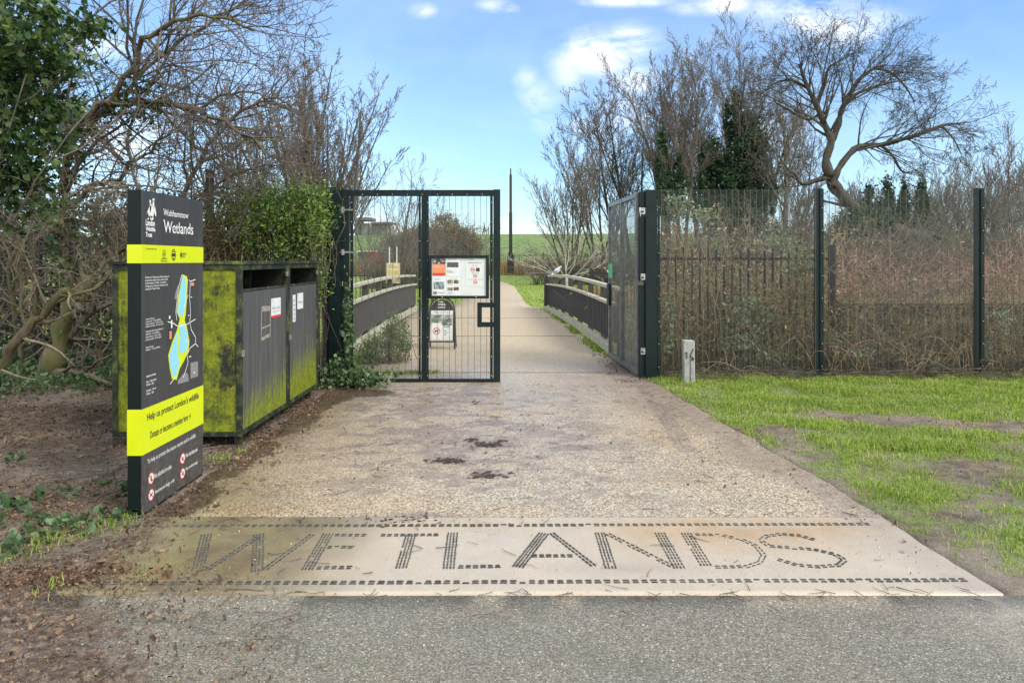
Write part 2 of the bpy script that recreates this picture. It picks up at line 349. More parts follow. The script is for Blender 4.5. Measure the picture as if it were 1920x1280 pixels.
BOARD = mat('dark_stained_boards', lambda n: {'Base Color': n.mix(n.ramp(n.noise(12,5,.7,n.obj((3,3,.25))),(.3,.15),(.7,1)), (.022,.021,.022), (.085,.08,.08))}, rough=.65)
BROWNB = mat('brown_old_boards', lambda n: {'Base Color': n.ramp(n.noise(9,6,.7,n.obj((4,4,.3))),(.3,(.05,.038,.028)),(.7,(.17,.13,.10)))}, rough=.85)
WHITE = mat('paper_white', lambda n: {'Base Color': n.ramp(n.noise(8,4,.6,n.obj()),(.3,(.66,.69,.70)),(.7,(.80,.82,.82)))}, rough=.35)
PRINT = mat('print_black', lambda n: {'Base Color': n.mix(n.noise(30,2,.5,n.obj()), (.02,.02,.02), (.045,.045,.045))}, rough=.5)
PGREY = mat('print_grey', lambda n: {'Base Color': n.mix(n.noise(30,2,.5,n.obj()), (.16,.17,.17), (.26,.27,.27))}, rough=.5)
INKW = mat('print_white', lambda n: {'Base Color': n.mix(n.noise(20,2,.5,n.obj()), (.72,.72,.70), (.86,.86,.84))}, rough=.5)
INKR = mat('print_red', lambda n: {'Base Color': n.mix(n.noise(20,2,.5,n.obj()), (.55,.03,.03), (.68,.06,.05))}, rough=.5)
INKO = mat('print_orange', lambda n: {'Base Color': n.mix(n.noise(20,3,.5,n.obj()), (.72,.22,.09), (.80,.32,.15))}, rough=.5)
LIME = mat('print_lime', lambda n: {'Base Color': n.mix(n.noise(7,4,.6,n.obj()), (.56,.66,.0), (.68,.78,.005))}, rough=.38)
CYAN = mat('print_cyan', lambda n: {'Base Color': n.mix(n.noise(20,2,.5,n.obj()), (.22,.60,.80), (.30,.68,.86))}, rough=.45)
def m_slate(n):
    v = n.pos(); s = n.noise(1,5,.7,n.obj((12,12,1.6)))
    c = n.ramp(s, (.3,(.034,.035,.037)), (.62,(.055,.056,.058)), (.8,(.09,.09,.088)))
    sp_ = n.new('ShaderNodeSeparateXYZ'); n.put(sp_.inputs[0], v)
    low = n.ramp(sp_.outputs[2], (.05,.75), (.5,0)); c = n.mix(n.math('MULTIPLY', low, n.ramp(n.noise(28,5,.75,v),(.4,0),(.65,1))), c, (.17,.15,.12))
    return {'Base Color': c}
SLATE = mat('totem_slate_panel', m_slate, rough=.42)
photo = lambda nm, a, b, c, sc: mat(nm, lambda n: {'Base Color': n.ramp(n.noise(sc,5,.6,n.pos()),(.36,a),(.5,b),(.62,c))}, rough=.4)
PH1 = photo('photo_dark', (.01,.01,.01),(.1,.1,.1),(.5,.5,.48), 28); PH2 = photo('photo_water', (.03,.05,.06),(.12,.2,.25),(.5,.5,.45), 35)
PH3 = photo('photo_reeds', (.03,.03,.015),(.14,.11,.05),(.38,.36,.25), 30); PH4 = photo('photo_lake', (.06,.09,.05),(.22,.26,.22),(.5,.53,.5), 9)

# ------------------------------------------------------------------ ground, road, path
XL = [(3.0,-2.00),(3.22,-2.03),(4.2,-2.1),(8.6,-2.1),(9.2,-2.3),(11,-2.38),(20.5,-2.75),(21.3,-2.0),(23,-1.72),(30,-1.6),(38,-1.9),(44,-3.0),(50,-6),(55,-11)]
XR = [(3.0,2.22),(3.22,2.2),(4.2,2.13),(5.2,2.06),(6.74,1.92),(8.2,1.78),(9,1.66),(11,1.5),(20.5,1.0),(21.2,.62),(22.5,.42),(30,.27),(36,.12),(41,-.4),(46,-1.6),(50,-3.2),(55,-7)]
def xl(y): return np.interp(y, *zip(*XL))
def xr(y): return np.interp(y, *zip(*XR))
def H(y): y = np.asarray(y,float); return .11*ss(11,20,y)+.00028*np.clip(y-20,0,None)**2*(y<60)+(.00028*1600+.0)*(y>=60)
def green_mask(x, y):          # where turf grows on the right verge
    x = np.asarray(x,float); y = np.asarray(y,float)
    g = ss(.0,.20,x-xr(y)+.06+.22*(fbm(x,y,2.3,5)-.5))
    yt = np.interp(x, [1.6,2.3,3.0,4.0,5.0,6.5,8], [7.1,7.0,6.86,6.62,6.4,6.15,6.0])      # trodden line across the verge
    g = g*(1-.97*ss(.34,.12,np.abs(y-yt)+.30*(fbm(x,y,2.2,9)-.5))*ss(1.9,2.8,x))
    bare = .85*ss(.60,.70,fbm(x,y,1.9,21)+.07*ss(6.4,4.2,y)-.25*ss(7.3,8.0,y))
    spot = 1.1*np.exp(-(((x-3.25)/.42)**2+((y-5.05)/.32)**2))+1.0*ss(.52,.62,fbm(x,y,5,23))*ss(.75,.15,x-xr(y))*ss(7,6,y)+.9*np.exp(-(((x-2.75)/.2)**2+((y-4.2)/.2)**2))+np.exp(-(((x-4.1)/.3)**2+((y-5.75)/.2)**2))
    g = g*(1-.93*np.clip(bare+spot,0,1))
    return g
def ground_z(x, y):
    x = np.asarray(x,float); y = np.asarray(y,float)
    z = H(y)+.0; on = (x > xl(y)-.02+.0*x) & (x < xr(y)+.02) & (y > 3.1) & (y < 56)
    near = ss(14,9,y)*ss(14,8,np.abs(x))
    rough = (.045*(fbm(x,y,2.1,3)-.45)+.018*(fbm(x,y,9,4)-.45))*near
    side = np.maximum(xl(y)-x, x-xr(y)); e = ss(0,.5,side)
    z = z+rough*e+.012
    z = z+.16*ss(-3.0,-5.5,x)*near
    z = np.where(on, H(y)-.05, z)
    edge = 2.55+.0*x
    road = (y < 3.2)
    z = np.where(road, -.05+.0*z, z)
    return z
def axis(lo, a, b, hi, st, g=1.13):
    m = list(np.arange(a, b, st)); s = st; q = b
    while q < hi: m.append(q); s *= g; q += s
    m.append(hi); s = st; q = a-st
    while q > lo: m.insert(0, q); s *= g; q -= s
    m.insert(0, lo); return np.array(m)
def grid(xs, ys, zf):
    X, Y = np.meshgrid(xs, ys); V = np.stack([X, Y, zf(X,Y)], -1).reshape(-1,3); nx, ny = len(xs), len(ys)
    i = np.arange(nx*ny).reshape(ny,nx); f = np.stack([i[:-1,:-1],i[:-1,1:],i[1:,1:],i[1:,:-1]],-1).reshape(-1,4); return V, f
def setattr_(o, nm, a): at = o.data.attributes.new(nm,'FLOAT','POINT'); at.data.foreach_set('value', np.asarray(a,np.float32))
V, f = grid(axis(-600,-6,7.2,600,.045), axis(-60,3.0,9.6,900,.045), ground_z)
o = kind(MB().raw(V, f, True).build('ground', G1, org=(0,0,0)), 'structure')
x, y = V[:,0], V[:,1]
gm = green_mask(x,y)*(x>0)*(y>3.1); setattr_(o,'green', gm*.8); setattr_(o,'wet', ss(.5,.7,fbm(x,y,1.5,8))*ss(12,9,y)); setattr_(o,'far', np.clip(np.where(x>1.7,ss(21,26,y),ss(9.8,11.5,y)),0,1))
# road
V, f = grid(axis(-60,-5,5,60,.05), axis(-40,1.5,3.24,3.24,.05)[:-1], lambda X,Y: .012+.0*X+.006*(fbm(X,Y,1.2,2)-.5))
V[:,1] = np.where(V[:,1] > 3.1, 3.217, V[:,1])
o = kind(MB().raw(V, f, True).build('road', RM, org=(0,0,0)), 'structure'); x, y = V[:,0], V[:,1]
d = ss(-.8,-2.2,x+.9*(y-2.6)+.9*(fbm(x,y,1.1,6)-.5))+.5*ss(.10,.0,3.2-y)*ss(.4,.6,fbm(x,y,2.5,11)); setattr_(o,'dirt', np.clip(d,0,1)); setattr_(o,'sand', ss(1.6,2.6,x)*ss(2.3,3.1,y))
# path beyond the band, and the band itself
def strip(y0, y1, st, ncol, zoff, wob=1):
    ys = [y0]; s = st
    while ys[-1] < y1: ys.append(ys[-1]+s); s = st if ys[-1] < 9.5 else s*1.06
    ys[-1] = y1; ys = np.array(ys); t = np.linspace(0,1,ncol)
    a = xl(ys)-.02+.07*(fbm(ys,ys*0,3,31)-.5)*wob-.0; b = xr(ys)+.02+.10*(fbm(ys,ys*0+5,3,33)-.5)*wob
    X = a[:,None]+(b-a)[:,None]*t; Y = np.repeat(ys[:,None],ncol,1); Z = H(Y)+zoff+.008*(fbm(X,Y,.8,12)-.5)
    i = np.arange(X.size).reshape(X.shape); f = np.stack([i[:-1,:-1],i[:-1,1:],i[1:,1:],i[1:,:-1]],-1).reshape(-1,4)
    return np.stack([X,Y,Z],-1).reshape(-1,3), f
def el(x, y, px, py, w_, h_, a=1):       # soft patch on the ground under a pixel, w/h metres
    X, Y = P(px,py); return a*np.exp(-(((x-X)/w_)**2+((y-Y)/h_)**2))
def path_attrs(o, V, band):
    x, y = V[:,0], V[:,1]; N = fbm(x,y,3.5,41); N2 = fbm(x,y,1.3,43)
    re = xr(y)-x; le = x-xl(y)
    mud = .8*ss(.45,.08,re+.5*(N2-.5))*ss(3.7,4.4,y)*ss(12,9.5,y)
    mud += el(x,y,1150,715,.75,.9,.8)+el(x,y,1230,760,.35,.6,.7)
    mud += 1.25*ss(.49,.60,fbm(x*1.0,y*1.6,5.5,47))*(el(x,y,860,765,1.0,1.1)+el(x,y,760,830,.9,.7,.9)+el(x,y,960,830,.9,.8,.9)+el(x,y,700,750,.7,.6)+.6*el(x,y,900,920,1.4,.5))+.45*el(x,y,860,750,1.2,.7)+.35*el(x,y,900,830,1.2,.8)
    for px, py in [(838,868),(912,838),(912,896),(883,830),(940,833),(870,740),(760,830)]: mud += el(x,y,px,py,.13,.09,1.0)
    mud += el(x,y,765,980,.25,.09,1.5)*ss(.3,.5,N)
    # tyre tracks
    for (a,b,wd) in [((845,760),(895,722),.13),((800,855),(835,800),.10),((985,800),(1015,820),.16),((1290,850),(1190,700),.1)]:
        A = np.array(P(*a)); B = np.array(P(*b)); D = B-A; L = np.linalg.norm(D); D /= L; q = np.stack([x-A[0],y-A[1]],1); t = q@D; s = q@np.array([-D[1],D[0]])
        m = ss(-.1,.05,t)*ss(L+.1,L-.05,t)*ss(wd,wd*.6,np.abs(s)); mud += m*(.5+.9*(np.sin(s*150)>.1))
    dirt = .9*ss(.40,.02,le+.35*(N-.5))*ss(3.1,3.6,y)*ss(40,12,y)*(.45 if band else .8)+.95*ss(.16,.0,re+.25*(N-.5))*(0.1 if band else .30)
    dirt += el(x,y,1165,690,.3,.5,.7)+el(x,y,670,740,.55,.3,.8)+.9*(el(x,y,838,868,.1,.05)+el(x,y,912,838,.1,.05)+el(x,y,912,896,.1,.05))
    if band: dirt += .8*ss(-1.55,-2.05,x+1.0*(3.55-y))*ss(3.6,3.25,y)
    alg = .85*ss(1.0,.1,le+.7*(N2-.5)+.1) if not band else 1.15*ss(-.62,-1.25,x+.5*(N2-.5)-.15*(y-3.7))
    rust = (el(x,y,1390,990,.65,.17,1.2)+el(x,y,1280,1015,.4,.2,1.)+el(x,y,470,1060,.45,.25,1.1)+el(x,y,700,990,.9,.12,.7)+el(x,y,1500,1010,.4,.2,.8)) if band else (.6*ss(.2,-1.5,x+.6*(N2-.5))*ss(9,7,y)+.55*ss(.9,1.4,x)*ss(4,6,y)*ss(8.5,7,y))
    if band: mud *= .5; mud += .35*ss(.3,.05,re)+el(x,y,1180,1075,.3,.08,.4)
    for k_, a_ in (('mud',mud),('dirt',dirt),('algae',alg),('rust',rust)): setattr_(o,k_,np.clip(a_,0,1.2))
    setattr_(o,'band',np.full(len(x),1. if band else 0.))
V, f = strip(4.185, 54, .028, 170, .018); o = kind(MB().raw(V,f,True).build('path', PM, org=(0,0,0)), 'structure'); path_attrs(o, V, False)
V, f = strip(3.217, 4.18, .02, 200, .019, .5); V[:200,2] = -.02; V[:200,1] = 3.2165; V[200:400,1] = 3.219; o = kind(MB().raw(V,f,True).build('threshold_paving', PM, org=(0,0,0)), 'structure'); path_attrs(o, V, True)
# joints across the path
jm = MB()
for yj in (9.55, 13.9, 17.5): jm.box((float(xl(yj))+.1,yj,float(H(yj))+.0),(float(xr(yj))-.1,yj+.02,float(H(yj))+.024))
kind(jm.build('path_joint', mat('joint_dark', lambda n:{'Base Color': n.mix(n.noise(20,4,.6,n.pos()),(.10,.08,.065),(.2,.17,.13))}, rough=.9), org=(0,0,0)), 'structure')
# embankment
def emb(X, Y): return .3+5.0*ss(74,98,Y+2.5*(fbm(X,Y,.06,55)-.5))*(.96+.04*np.sin(X/40))+.35*(fbm(X,Y,.12,57)-.5)
V, f = grid(np.linspace(-260,300,140), np.concatenate([np.linspace(68,100,40), np.linspace(104,420,30)]), lambda X,Y: np.where(Y<70, .2, emb(X,Y)))
def m_emb(n):
    v = n.pos(); c = n.mix(n.noise(.25,5,.6,v), (.07,.155,.045), (.17,.26,.075)); c = n.mix(n.ramp(n.noise(1.8,5,.7,v),(.42,0),(.68,.7)), c, (.26,.27,.13)); return {'Base Color': c, 'Normal': n.bump(n.noise(3,5,.7,v), .6, .3)}
kind(MB().raw(V,f,True).build('embankment', mat('embankment_turf', m_emb, rough=.95), org=(0,80,0)), 'structure')

# ------------------------------------------------------------------ inlaid word WETLANDS
rng = np.random.default_rng(7); random.seed(7)
STUD = mat('inlay_stud', lambda n: {'Base Color': n.ramp(n.noise(20,4,.6,n.pos()),(.3,(.028,.03,.03)),(.7,(.10,.105,.10)))}, rough=.75)
ins = thing('inlaid_word', (0,3.7,.02), 'word WETLANDS in dark grey studs between two dashed lines on pale paving', 'ground lettering')
def dashes(mb, pts, rows, gap=.0165, dl=.029, dw=.0085, step=.036, persp=True):
    w_ = [np.array(P(*q)) if persp else np.array(q) for q in pts]
    for r in range(rows):
        off = (r-(rows-1)/2)*(gap if rows > 2 else .0215); S = 0; nxt = .006; wv_ = rng.uniform(0,6)
        for a, b in zip(w_[:-1], w_[1:]):
            D = b-a; L = np.linalg.norm(D); D /= L; Nn = np.array([-D[1],D[0]])
            while nxt < S+L:
                c = a+D*(nxt-S)+Nn*off; z = .019; e1 = D*dl/2; e2 = Nn*dw/2; t = .7
                jw = rng.uniform(.75,1.12); e1 = e1*rng.uniform(.82,1.08); e2 = e2*jw; c = c+rng.normal(size=2)*.0006; q = [c-e1-e2,c+e1-e2,c+e1+e2,c-e1+e2]; qt = [c+(k-c)*t for k in q]
                (mb.raw([(k[0],k[1],z) for k in q]+[(k[0],k[1],z+.0055) for k in qt], BOXF) if rng.uniform() > .02 else None); nxt += step
            S += L
GL = {
 'W': [([(387,1009),(371,1075)],4),([(390,1074),(488,1011)],2),([(485,1009),(482,1077)],4),([(498,1074),(584,1010)],2)],
 'E': [([(615,1008),(576,1075)],4),([(630,1010),(692,1010)],2),([(616,1033),(669,1033)],2),([(596,1072),(660,1071)],2)],
 'T': [([(716,1010),(826,1009)],2),([(770,1010),(752,1073)],4)],
 'L': [([(849,1006),(841,1072)],4),([(862,1070),(935,1069)],2)],
 'A': [([(1019,1007),(969,1072)],4),([(1036,1007),(1117,1071)],2),([(1000,1049),(1080,1049)],2)],
 'N': [([(1125,1006),(1145,1071)],4),([(1140,1008),(1262,1070)],2),([(1237,1006),(1273,1071)],4)],
 'D': [([(1287,1007),(1326,1071)],4),([(1306,1009),(1350,1010),(1390,1018),(1418,1031),(1432,1048),(1425,1062),(1400,1070),(1345,1071)],2)],
 'S': [([(1525,1018),(1500,1011),(1465,1008),(1436,1012),(1427,1021),(1443,1031),(1480,1034),(1525,1037),(1565,1046),(1584,1057),(1572,1067),(1535,1070),(1495,1067),(1458,1056)],2)]}
for ch, strokes in GL.items():
    mb = MB()
    for pts, rows in strokes: dashes(mb, pts, rows)
    mb.build('letter', STUD, ins)
for a, b in [((255,993),(1640,989)),((160,1102),(1808,1095))]:
    mb = MB(); dashes(mb, [a,b], 2, gap=.0215, dl=.034, dw=.009, step=.044); mb.build('border_line', STUD, ins)

# ------------------------------------------------------------------ information totem
tx0, ty0, ty1, TH, TT = -2.17, 4.19, 5.02, 1.935, .085
tot = thing('information_totem', (tx0-TT/2,(ty0+ty1)/2,0), 'tall black slab sign with lime bands and a blue map, left of the path', 'information sign')
DG = mat('totem_dark_edge', lambda n: {'Base Color': n.mix(n.ramp(n.noise(1,6,.7,n.obj((14,14,1.4))),(.62,0),(.75,.4)), (.003,.009,.009), (.04,.05,.04))}, rough=.45, spec=.3)
zb = [(0.02,.376,'s'),(.376,.645,'l'),(.645,1.503,'s'),(1.503,1.612,'l'),(1.612,TH,'s')]
mb = MB(); mb.box((tx0-TT,ty0,0),(tx0-.006,ty1,TH)); mb.build('slab', DG, tot, bevel=.003)
mb = MB(); mb.box((tx0-.006,ty0+.003,.03),(tx0,ty1-.003,TH-.003)); mb.build('face_panel', SLATE, tot)
FT = Face((tx0,ty0,0),(0,1,0),(0,0,1)); FT.n = np.array([1.,0,0])
for z0,z1,k_ in zb:
    if k_ == 'l':
        mb = MB(); mb.box((tx0-TT-.0015,ty0-.0015,z0),(tx0+.0015,ty1+.0015,z1)); mb.build('lime_band', LIME, tot)
def S(px, py):                 # pixel on the totem's face -> (u, z)
    d_ = -tx0*F/(CX-px); return d_-ty0, CH-(py-HY)/F*d_
txt = MB()
def stext(mb, s, px0, px1, ytop, ybot, h=.001, **k):   # text between pixels (measured at px0)
    a0, z1 = S(px0, ytop); _, z0 = S(px0, ybot); a1, _ = S(px1, ytop); q_ = MB(); FT.text(q_, s, a0, z0, a1-a0, z1-z0, h, **k); q_.build('lettering', PRINT if mb == 'dark' else INKW, tot)
stext(None,'Walthamstow',306,353,391,404,bold=.004,serif=True); stext(None,'Wetlands',306,362,412,436,bold=.006,serif=True)
# slab serifs on the two large words
for px_, yb, hh in [(307,404,0),(307,436,0)]: pass
stext(None,'London',273,290,411,423,bold=.03); stext(None,'Wildlife',273,291,425,433,bold=.03); stext(None,'Trust',273,285,435,444,bold=.03)
a_, z_ = S(284, 395)
for dx, dz, rx, rz, rot in [(-.030,-.010,.016,.045,-.5),(-.008,.0,.014,.05,.1),(.018,.012,.013,.055,-.1),(.040,.002,.010,.035,.35),(-.016,.052,.010,.012,0),(.022,.066,.013,.010,.4),(.002,-.045,.02,.014,0),(-.045,-.035,.010,.025,.2)]:
    p_ = []
    for i in range(12):
        t = i*math.pi/6; q1 = rx*math.cos(t); q2 = rz*math.sin(t); p_.append((a_+dx+q1*math.cos(rot)-q2*math.sin(rot), z_+dz+q1*math.sin(rot)+q2*math.cos(rot)))
    FT.poly(txt, p_, .001)
para = "Welcome to Walthamstow Wetlands, Europe's\nlargest urban wetland nature reserve. Home\nto an abundance of wildlife, rich industrial\nheritage, and an important working reservoir\ncomplex for Thames Water."
stext(None,para,272,317,518,545,bold=.004)
for s_, y0_, y1_, p1 in [("Forest Entrance\nnature trail - 10 mins (800m)\nnature trail east - 15 mins (1km)\nnearest trail path - 25 mins (2km)",597,615,306),("Coppermill and Lockwood Reservoirs\nnature trail - 10 mins (800m)\nnature trail east - 15 mins (1km)\nnearest trail path - 25 mins (2km)",620,640,306),("Engine House\nfootpath - 10 mins (800m)",650,659,300)]: stext(None,s_,273,p1,y0_,y1_,bold=.004)
stext(None,"Opening Hours",274,292,704,709,bold=.02); stext(None,"April - September\n9.30am - 5pm",274,293,714,725,bold=.006); stext(None,"October - March\n9.30am - 4pm",274,292,731,742,bold=.006)
stext(None,"To help us protect the nature reserve and its wildlife:",276,367,861,872,bold=.004)
for i, (s_,p0,p1,y0_,y1_) in enumerate([("No alcohol on site",289,321,888,897),("Assistance dogs only",290,327,919,928),("No barbecues",348,370,850,858),("No swimming",348,370,876,884)]):
    stext(None,s_,p0,p1,y0_,y1_,bold=.01)
txt.build('emblem', INKW, tot)
blk = MB()
stext('dark',"Help us protect London's wildlife",275,371,770,786,bold=.02,h=.0026) if False else None
u0, zt = S(275,770); q_ = MB(); FT.text(q_,"Help us protect London's wildlife",u0,.553,S(372,0)[0]-u0,.058,.0026,bold=.018); q_.build('lettering', PRINT, tot)
u0, zt = S(281,0); q_ = MB(); FT.text(q_,"Donate or become a member here →",u0,.452,S(357,0)[0]-u0,.044,.0026,bold=.014); q_.build('lettering', PRINT, tot)
stext('dark',"In partnership with:",273,293,464,469,h=.0026)
a_, z_ = S(307,480); FT.ring(blk,a_,z_+.012,.021,.004,.0026,ry=.028); FT.rect(blk,a_-.04,z_-.018,a_+.04,z_-.014,.0026); FT.text(blk,'Waltham Forest',a_-.042,z_-.036,.084,.012,.0026,bold=.01); FT.disc(blk,a_,z_+.012,.007,.0026,ry=.014)
blk.build('partner_logo', PRINT, tot); blk = MB()
a_, z_ = S(325,478); FT.ring(blk,a_,z_,.028,.006,.0026,ry=.038); FT.rect(blk,a_-.022,z_-.010,a_+.022,z_+.010,.0026); FT.rect(blk,a_-.013,z_+.017,a_+.013,z_+.024,.0026); FT.rect(blk,a_-.013,z_-.026,a_+.013,z_-.019,.0026)
blk.build('partner_logo', PRINT, tot); blk = MB()
a_, z_ = S(343,478); FT.disc(blk,a_-.032,z_,.012,.0026,ry=.016); FT.rect(blk,a_-.034,z_-.03,a_-.03,z_+.028,.0026); FT.text(blk,'HERITAGE\nFUND',a_-.014,z_-.016,.06,.03,.0026,bold=.02)
blk.build('partner_logo', PRINT, tot)
# map
def mp_(mb, pts, h): FT.poly(mb, [S(*q) for q in pts], h)
lk = MB(); mp_(lk,[(342,514),(350,518),(352,525),(350,560),(348,590),(346,600),(350,612),(355,640),(353,658),(345,676),(337,690),(331,712),(322,710),(318,690),(315,666),(323,640),(331,620),(337,598),(331,585),(334,555)],.0008); lk.build('map_reserve_edge', LIME, tot)
cy = MB(); mp_(cy,[(342,517),(348,522),(349,545),(346,575),(343,594),(334,590),(334,575),(337,545)],.0016); mp_(cy,[(335,610),(345,606),(351,625),(353,645),(348,658),(338,664),(334,655),(338,630)],.0016); mp_(cy,[(331,622),(334,628),(331,655),(336,680),(330,706),(323,704),(320,690),(317,668),(324,645)],.0016); cy.build('map_water', CYAN, tot)
rd = MB()
for pts in [[(354,524),(356,530),(355,560),(357,590),(355,602),(358,618),(366,632),(366,644),(356,652),(350,664),(352,680),(343,708)],[(314,603),(325,606),(333,612),(350,608),(366,598)],[(355,528),(366,524)],[(331,600),(329,585),(334,540),(340,515)],[(318,720),(330,704)],[(366,644),(371,650)],[(345,575),(352,552)]]: FT.line(rd, [S(*q) for q in pts], .006, .0022)
for (q,w1,h1) in [((316,598),.02,.02),((320,615),.018,.05),((354,670),.03,.008),((347,640),.02,.008),((362,700),.025,.008),((352,592),.02,.006),((357,558),.02,.006)]:
    a_, z_ = S(*q); FT.rect(rd,a_,z_,a_+w1,z_+h1,.0024)
rd.build('map_roads', INKW, tot)
gy = MB(); mp_(gy,[(357,680),(371,677),(371,705),(357,710)],.0008); mp_(gy,[(334,532),(329,548),(327,560),(331,562),(334,548)],.0008); mp_(gy,[(333,713),(346,698),(352,700),(354,714),(333,720)],.0008); gy.build('map_key', mat('print_midgrey', lambda n:{'Base Color':n.mix(n.noise(20,2,.5,n.obj()),(.2,.2,.2),(.27,.27,.27))}, rough=.5), tot)
og = MB(); a_, z_ = S(357,536); FT.rect(og,a_,z_,a_+.05,z_+.022,.0024); og.build('map_marker', INKO, tot); og = MB(); a_, z_ = S(317,636); FT.rect(og,a_,z_,a_+.03,z_+.05,.0024); og.build('map_marker', INKO, tot)
for px_, py_ in [(283,896),(283,927),(342,859),(342,887)]:
    rr = MB(); bb = MB(); a_, z_ = S(px_,py_); FT.disc(bb,a_,z_,.033,.0014,20); FT.ring(rr,a_,z_,.037,.0065,.002)
    FT.line(rr,[(a_-.024,z_+.024),(a_+.024,z_-.024)],.006,.0022)
    bd_ = bb.build('pictogram', INKW, tot); rr.build('red_ring', INKR, bd_)
for i,(px_,py_) in enumerate([(283,896),(283,927),(342,859),(342,887)]):
    a_, z_ = S(px_,py_); ic = MB()
    if i == 0: FT.poly(ic,[(a_-.007,z_-.02),(a_+.007,z_-.02),(a_+.007,z_+.004),(a_+.003,z_+.012),(a_+.003,z_+.022),(a_-.003,z_+.022),(a_-.003,z_+.012),(a_-.007,z_+.004)],.0018)
    elif i == 1: FT.poly(ic,[(a_-.018,z_-.012),(a_-.012,z_+.004),(a_+.010,z_+.006),(a_+.016,z_+.016),(a_+.019,z_+.004),(a_+.012,z_-.002),(a_+.014,z_-.016),(a_+.008,z_-.016),(a_+.006,z_-.004),(a_-.008,z_-.005),(a_-.012,z_-.016)],.0018)
    elif i == 2: FT.poly(ic,[(a_-.015,z_+.006),(a_+.015,z_+.006),(a_+.010,z_-.006),(a_+.014,z_-.02),(a_,z_-.008),(a_-.014,z_-.02),(a_-.010,z_-.006)],.0018)
    else: FT.line(ic,[(a_-.02,z_-.008),(a_-.01,z_-.002),(a_,z_-.008),(a_+.01,z_-.002),(a_+.02,z_-.008)],.005,.0018); FT.disc(ic,a_+.008,z_+.008,.006,.0018)
    ic.build('pictogram_symbol', PRINT, tot)

# ------------------------------------------------------------------ recycling bins
def m_moss(n):
    v = n.pos(); a = n.noise(2.6,7,.72,v,.3); b = n.noise(16,6,.75,v)
    c = n.ramp(b, (.28,(.055,.07,.004)), (.5,(.17,.205,.006)), (.72,(.29,.33,.012)))
    dr_ = n.noise(1,6,.75,n.obj((14,14,1.1))); a = n.math('ADD', n.math('MULTIPLY', a, .7), n.math('MULTIPLY', dr_, .32))
    k = n.math('MULTIPLY', n.ramp(a,(.49,0),(.57,1)), n.ramp(b,(.36,.35),(.52,1)))
    c = n.mix(k, c, (.012,.016,.010))
    h = n.noise(55,4,.7,v); c = n.mix(n.ramp(h,(.33,.8),(.42,0)), c, (.05,.06,.008))
    return {'Base Color': c, 'Normal': n.bump(b, .5, .01)}
MOSS = mat('algae_covered_panel', m_moss, rough=.8)
def m_door(n):
    v = n.pos(); st = n.noise(1,6,.75,n.obj((16,16,.9)))
    c = n.ramp(st,(.3,(.05,.052,.055)),(.55,(.085,.087,.09)),(.72,(.14,.14,.14)),(.85,(.24,.25,.25)))
    sp_ = n.new('ShaderNodeSeparateXYZ'); n.put(sp_.inputs[0], v)
    yb = n.math('MULTIPLY', n.math('SUBTRACT', sp_.outputs[1], 6.0), .10)
    zz = n.math('SUBTRACT', sp_.outputs[2], yb)
    k = n.ramp(n.math('ADD', zz, n.math('MULTIPLY', n.math('SUBTRACT', .5, n.noise(1,5,.7,n.obj((22,22,1.6)))), 1.35)), (.20,1),(.46,0))
    al = n.ramp(n.noise(25,5,.7,v),(.3,(.085,.10,.008)),(.6,(.25,.30,.012)))
    c = n.mix(n.math('MULTIPLY',k,.92), c, al)
    c = n.mix(n.ramp(n.noise(9,6,.75,v),(.62,0),(.72,.5)), c, (.03,.04,.02))
    return {'Base Color': c}
DOOR = mat('grey_bin_door', m_door, rough=.42)
def m_frame(n):
    v = n.pos(); c = n.ramp(n.noise(7,6,.75,v),(.46,(.006,.013,.010)),(.58,(.05,.065,.02)),(.70,(.20,.24,.02)))
    return {'Base Color': c}
FRM = mat('mossy_green_frame', m_frame, rough=.6)
HOL = mat('bin_hollow_shade', lambda n:{'Base Color':n.mix(n.noise(6,3,.5,n.pos()),(.006,.006,.006),(.018,.019,.016))}, rough=.8)  # near-black, shade of the hollow bin put into the colour
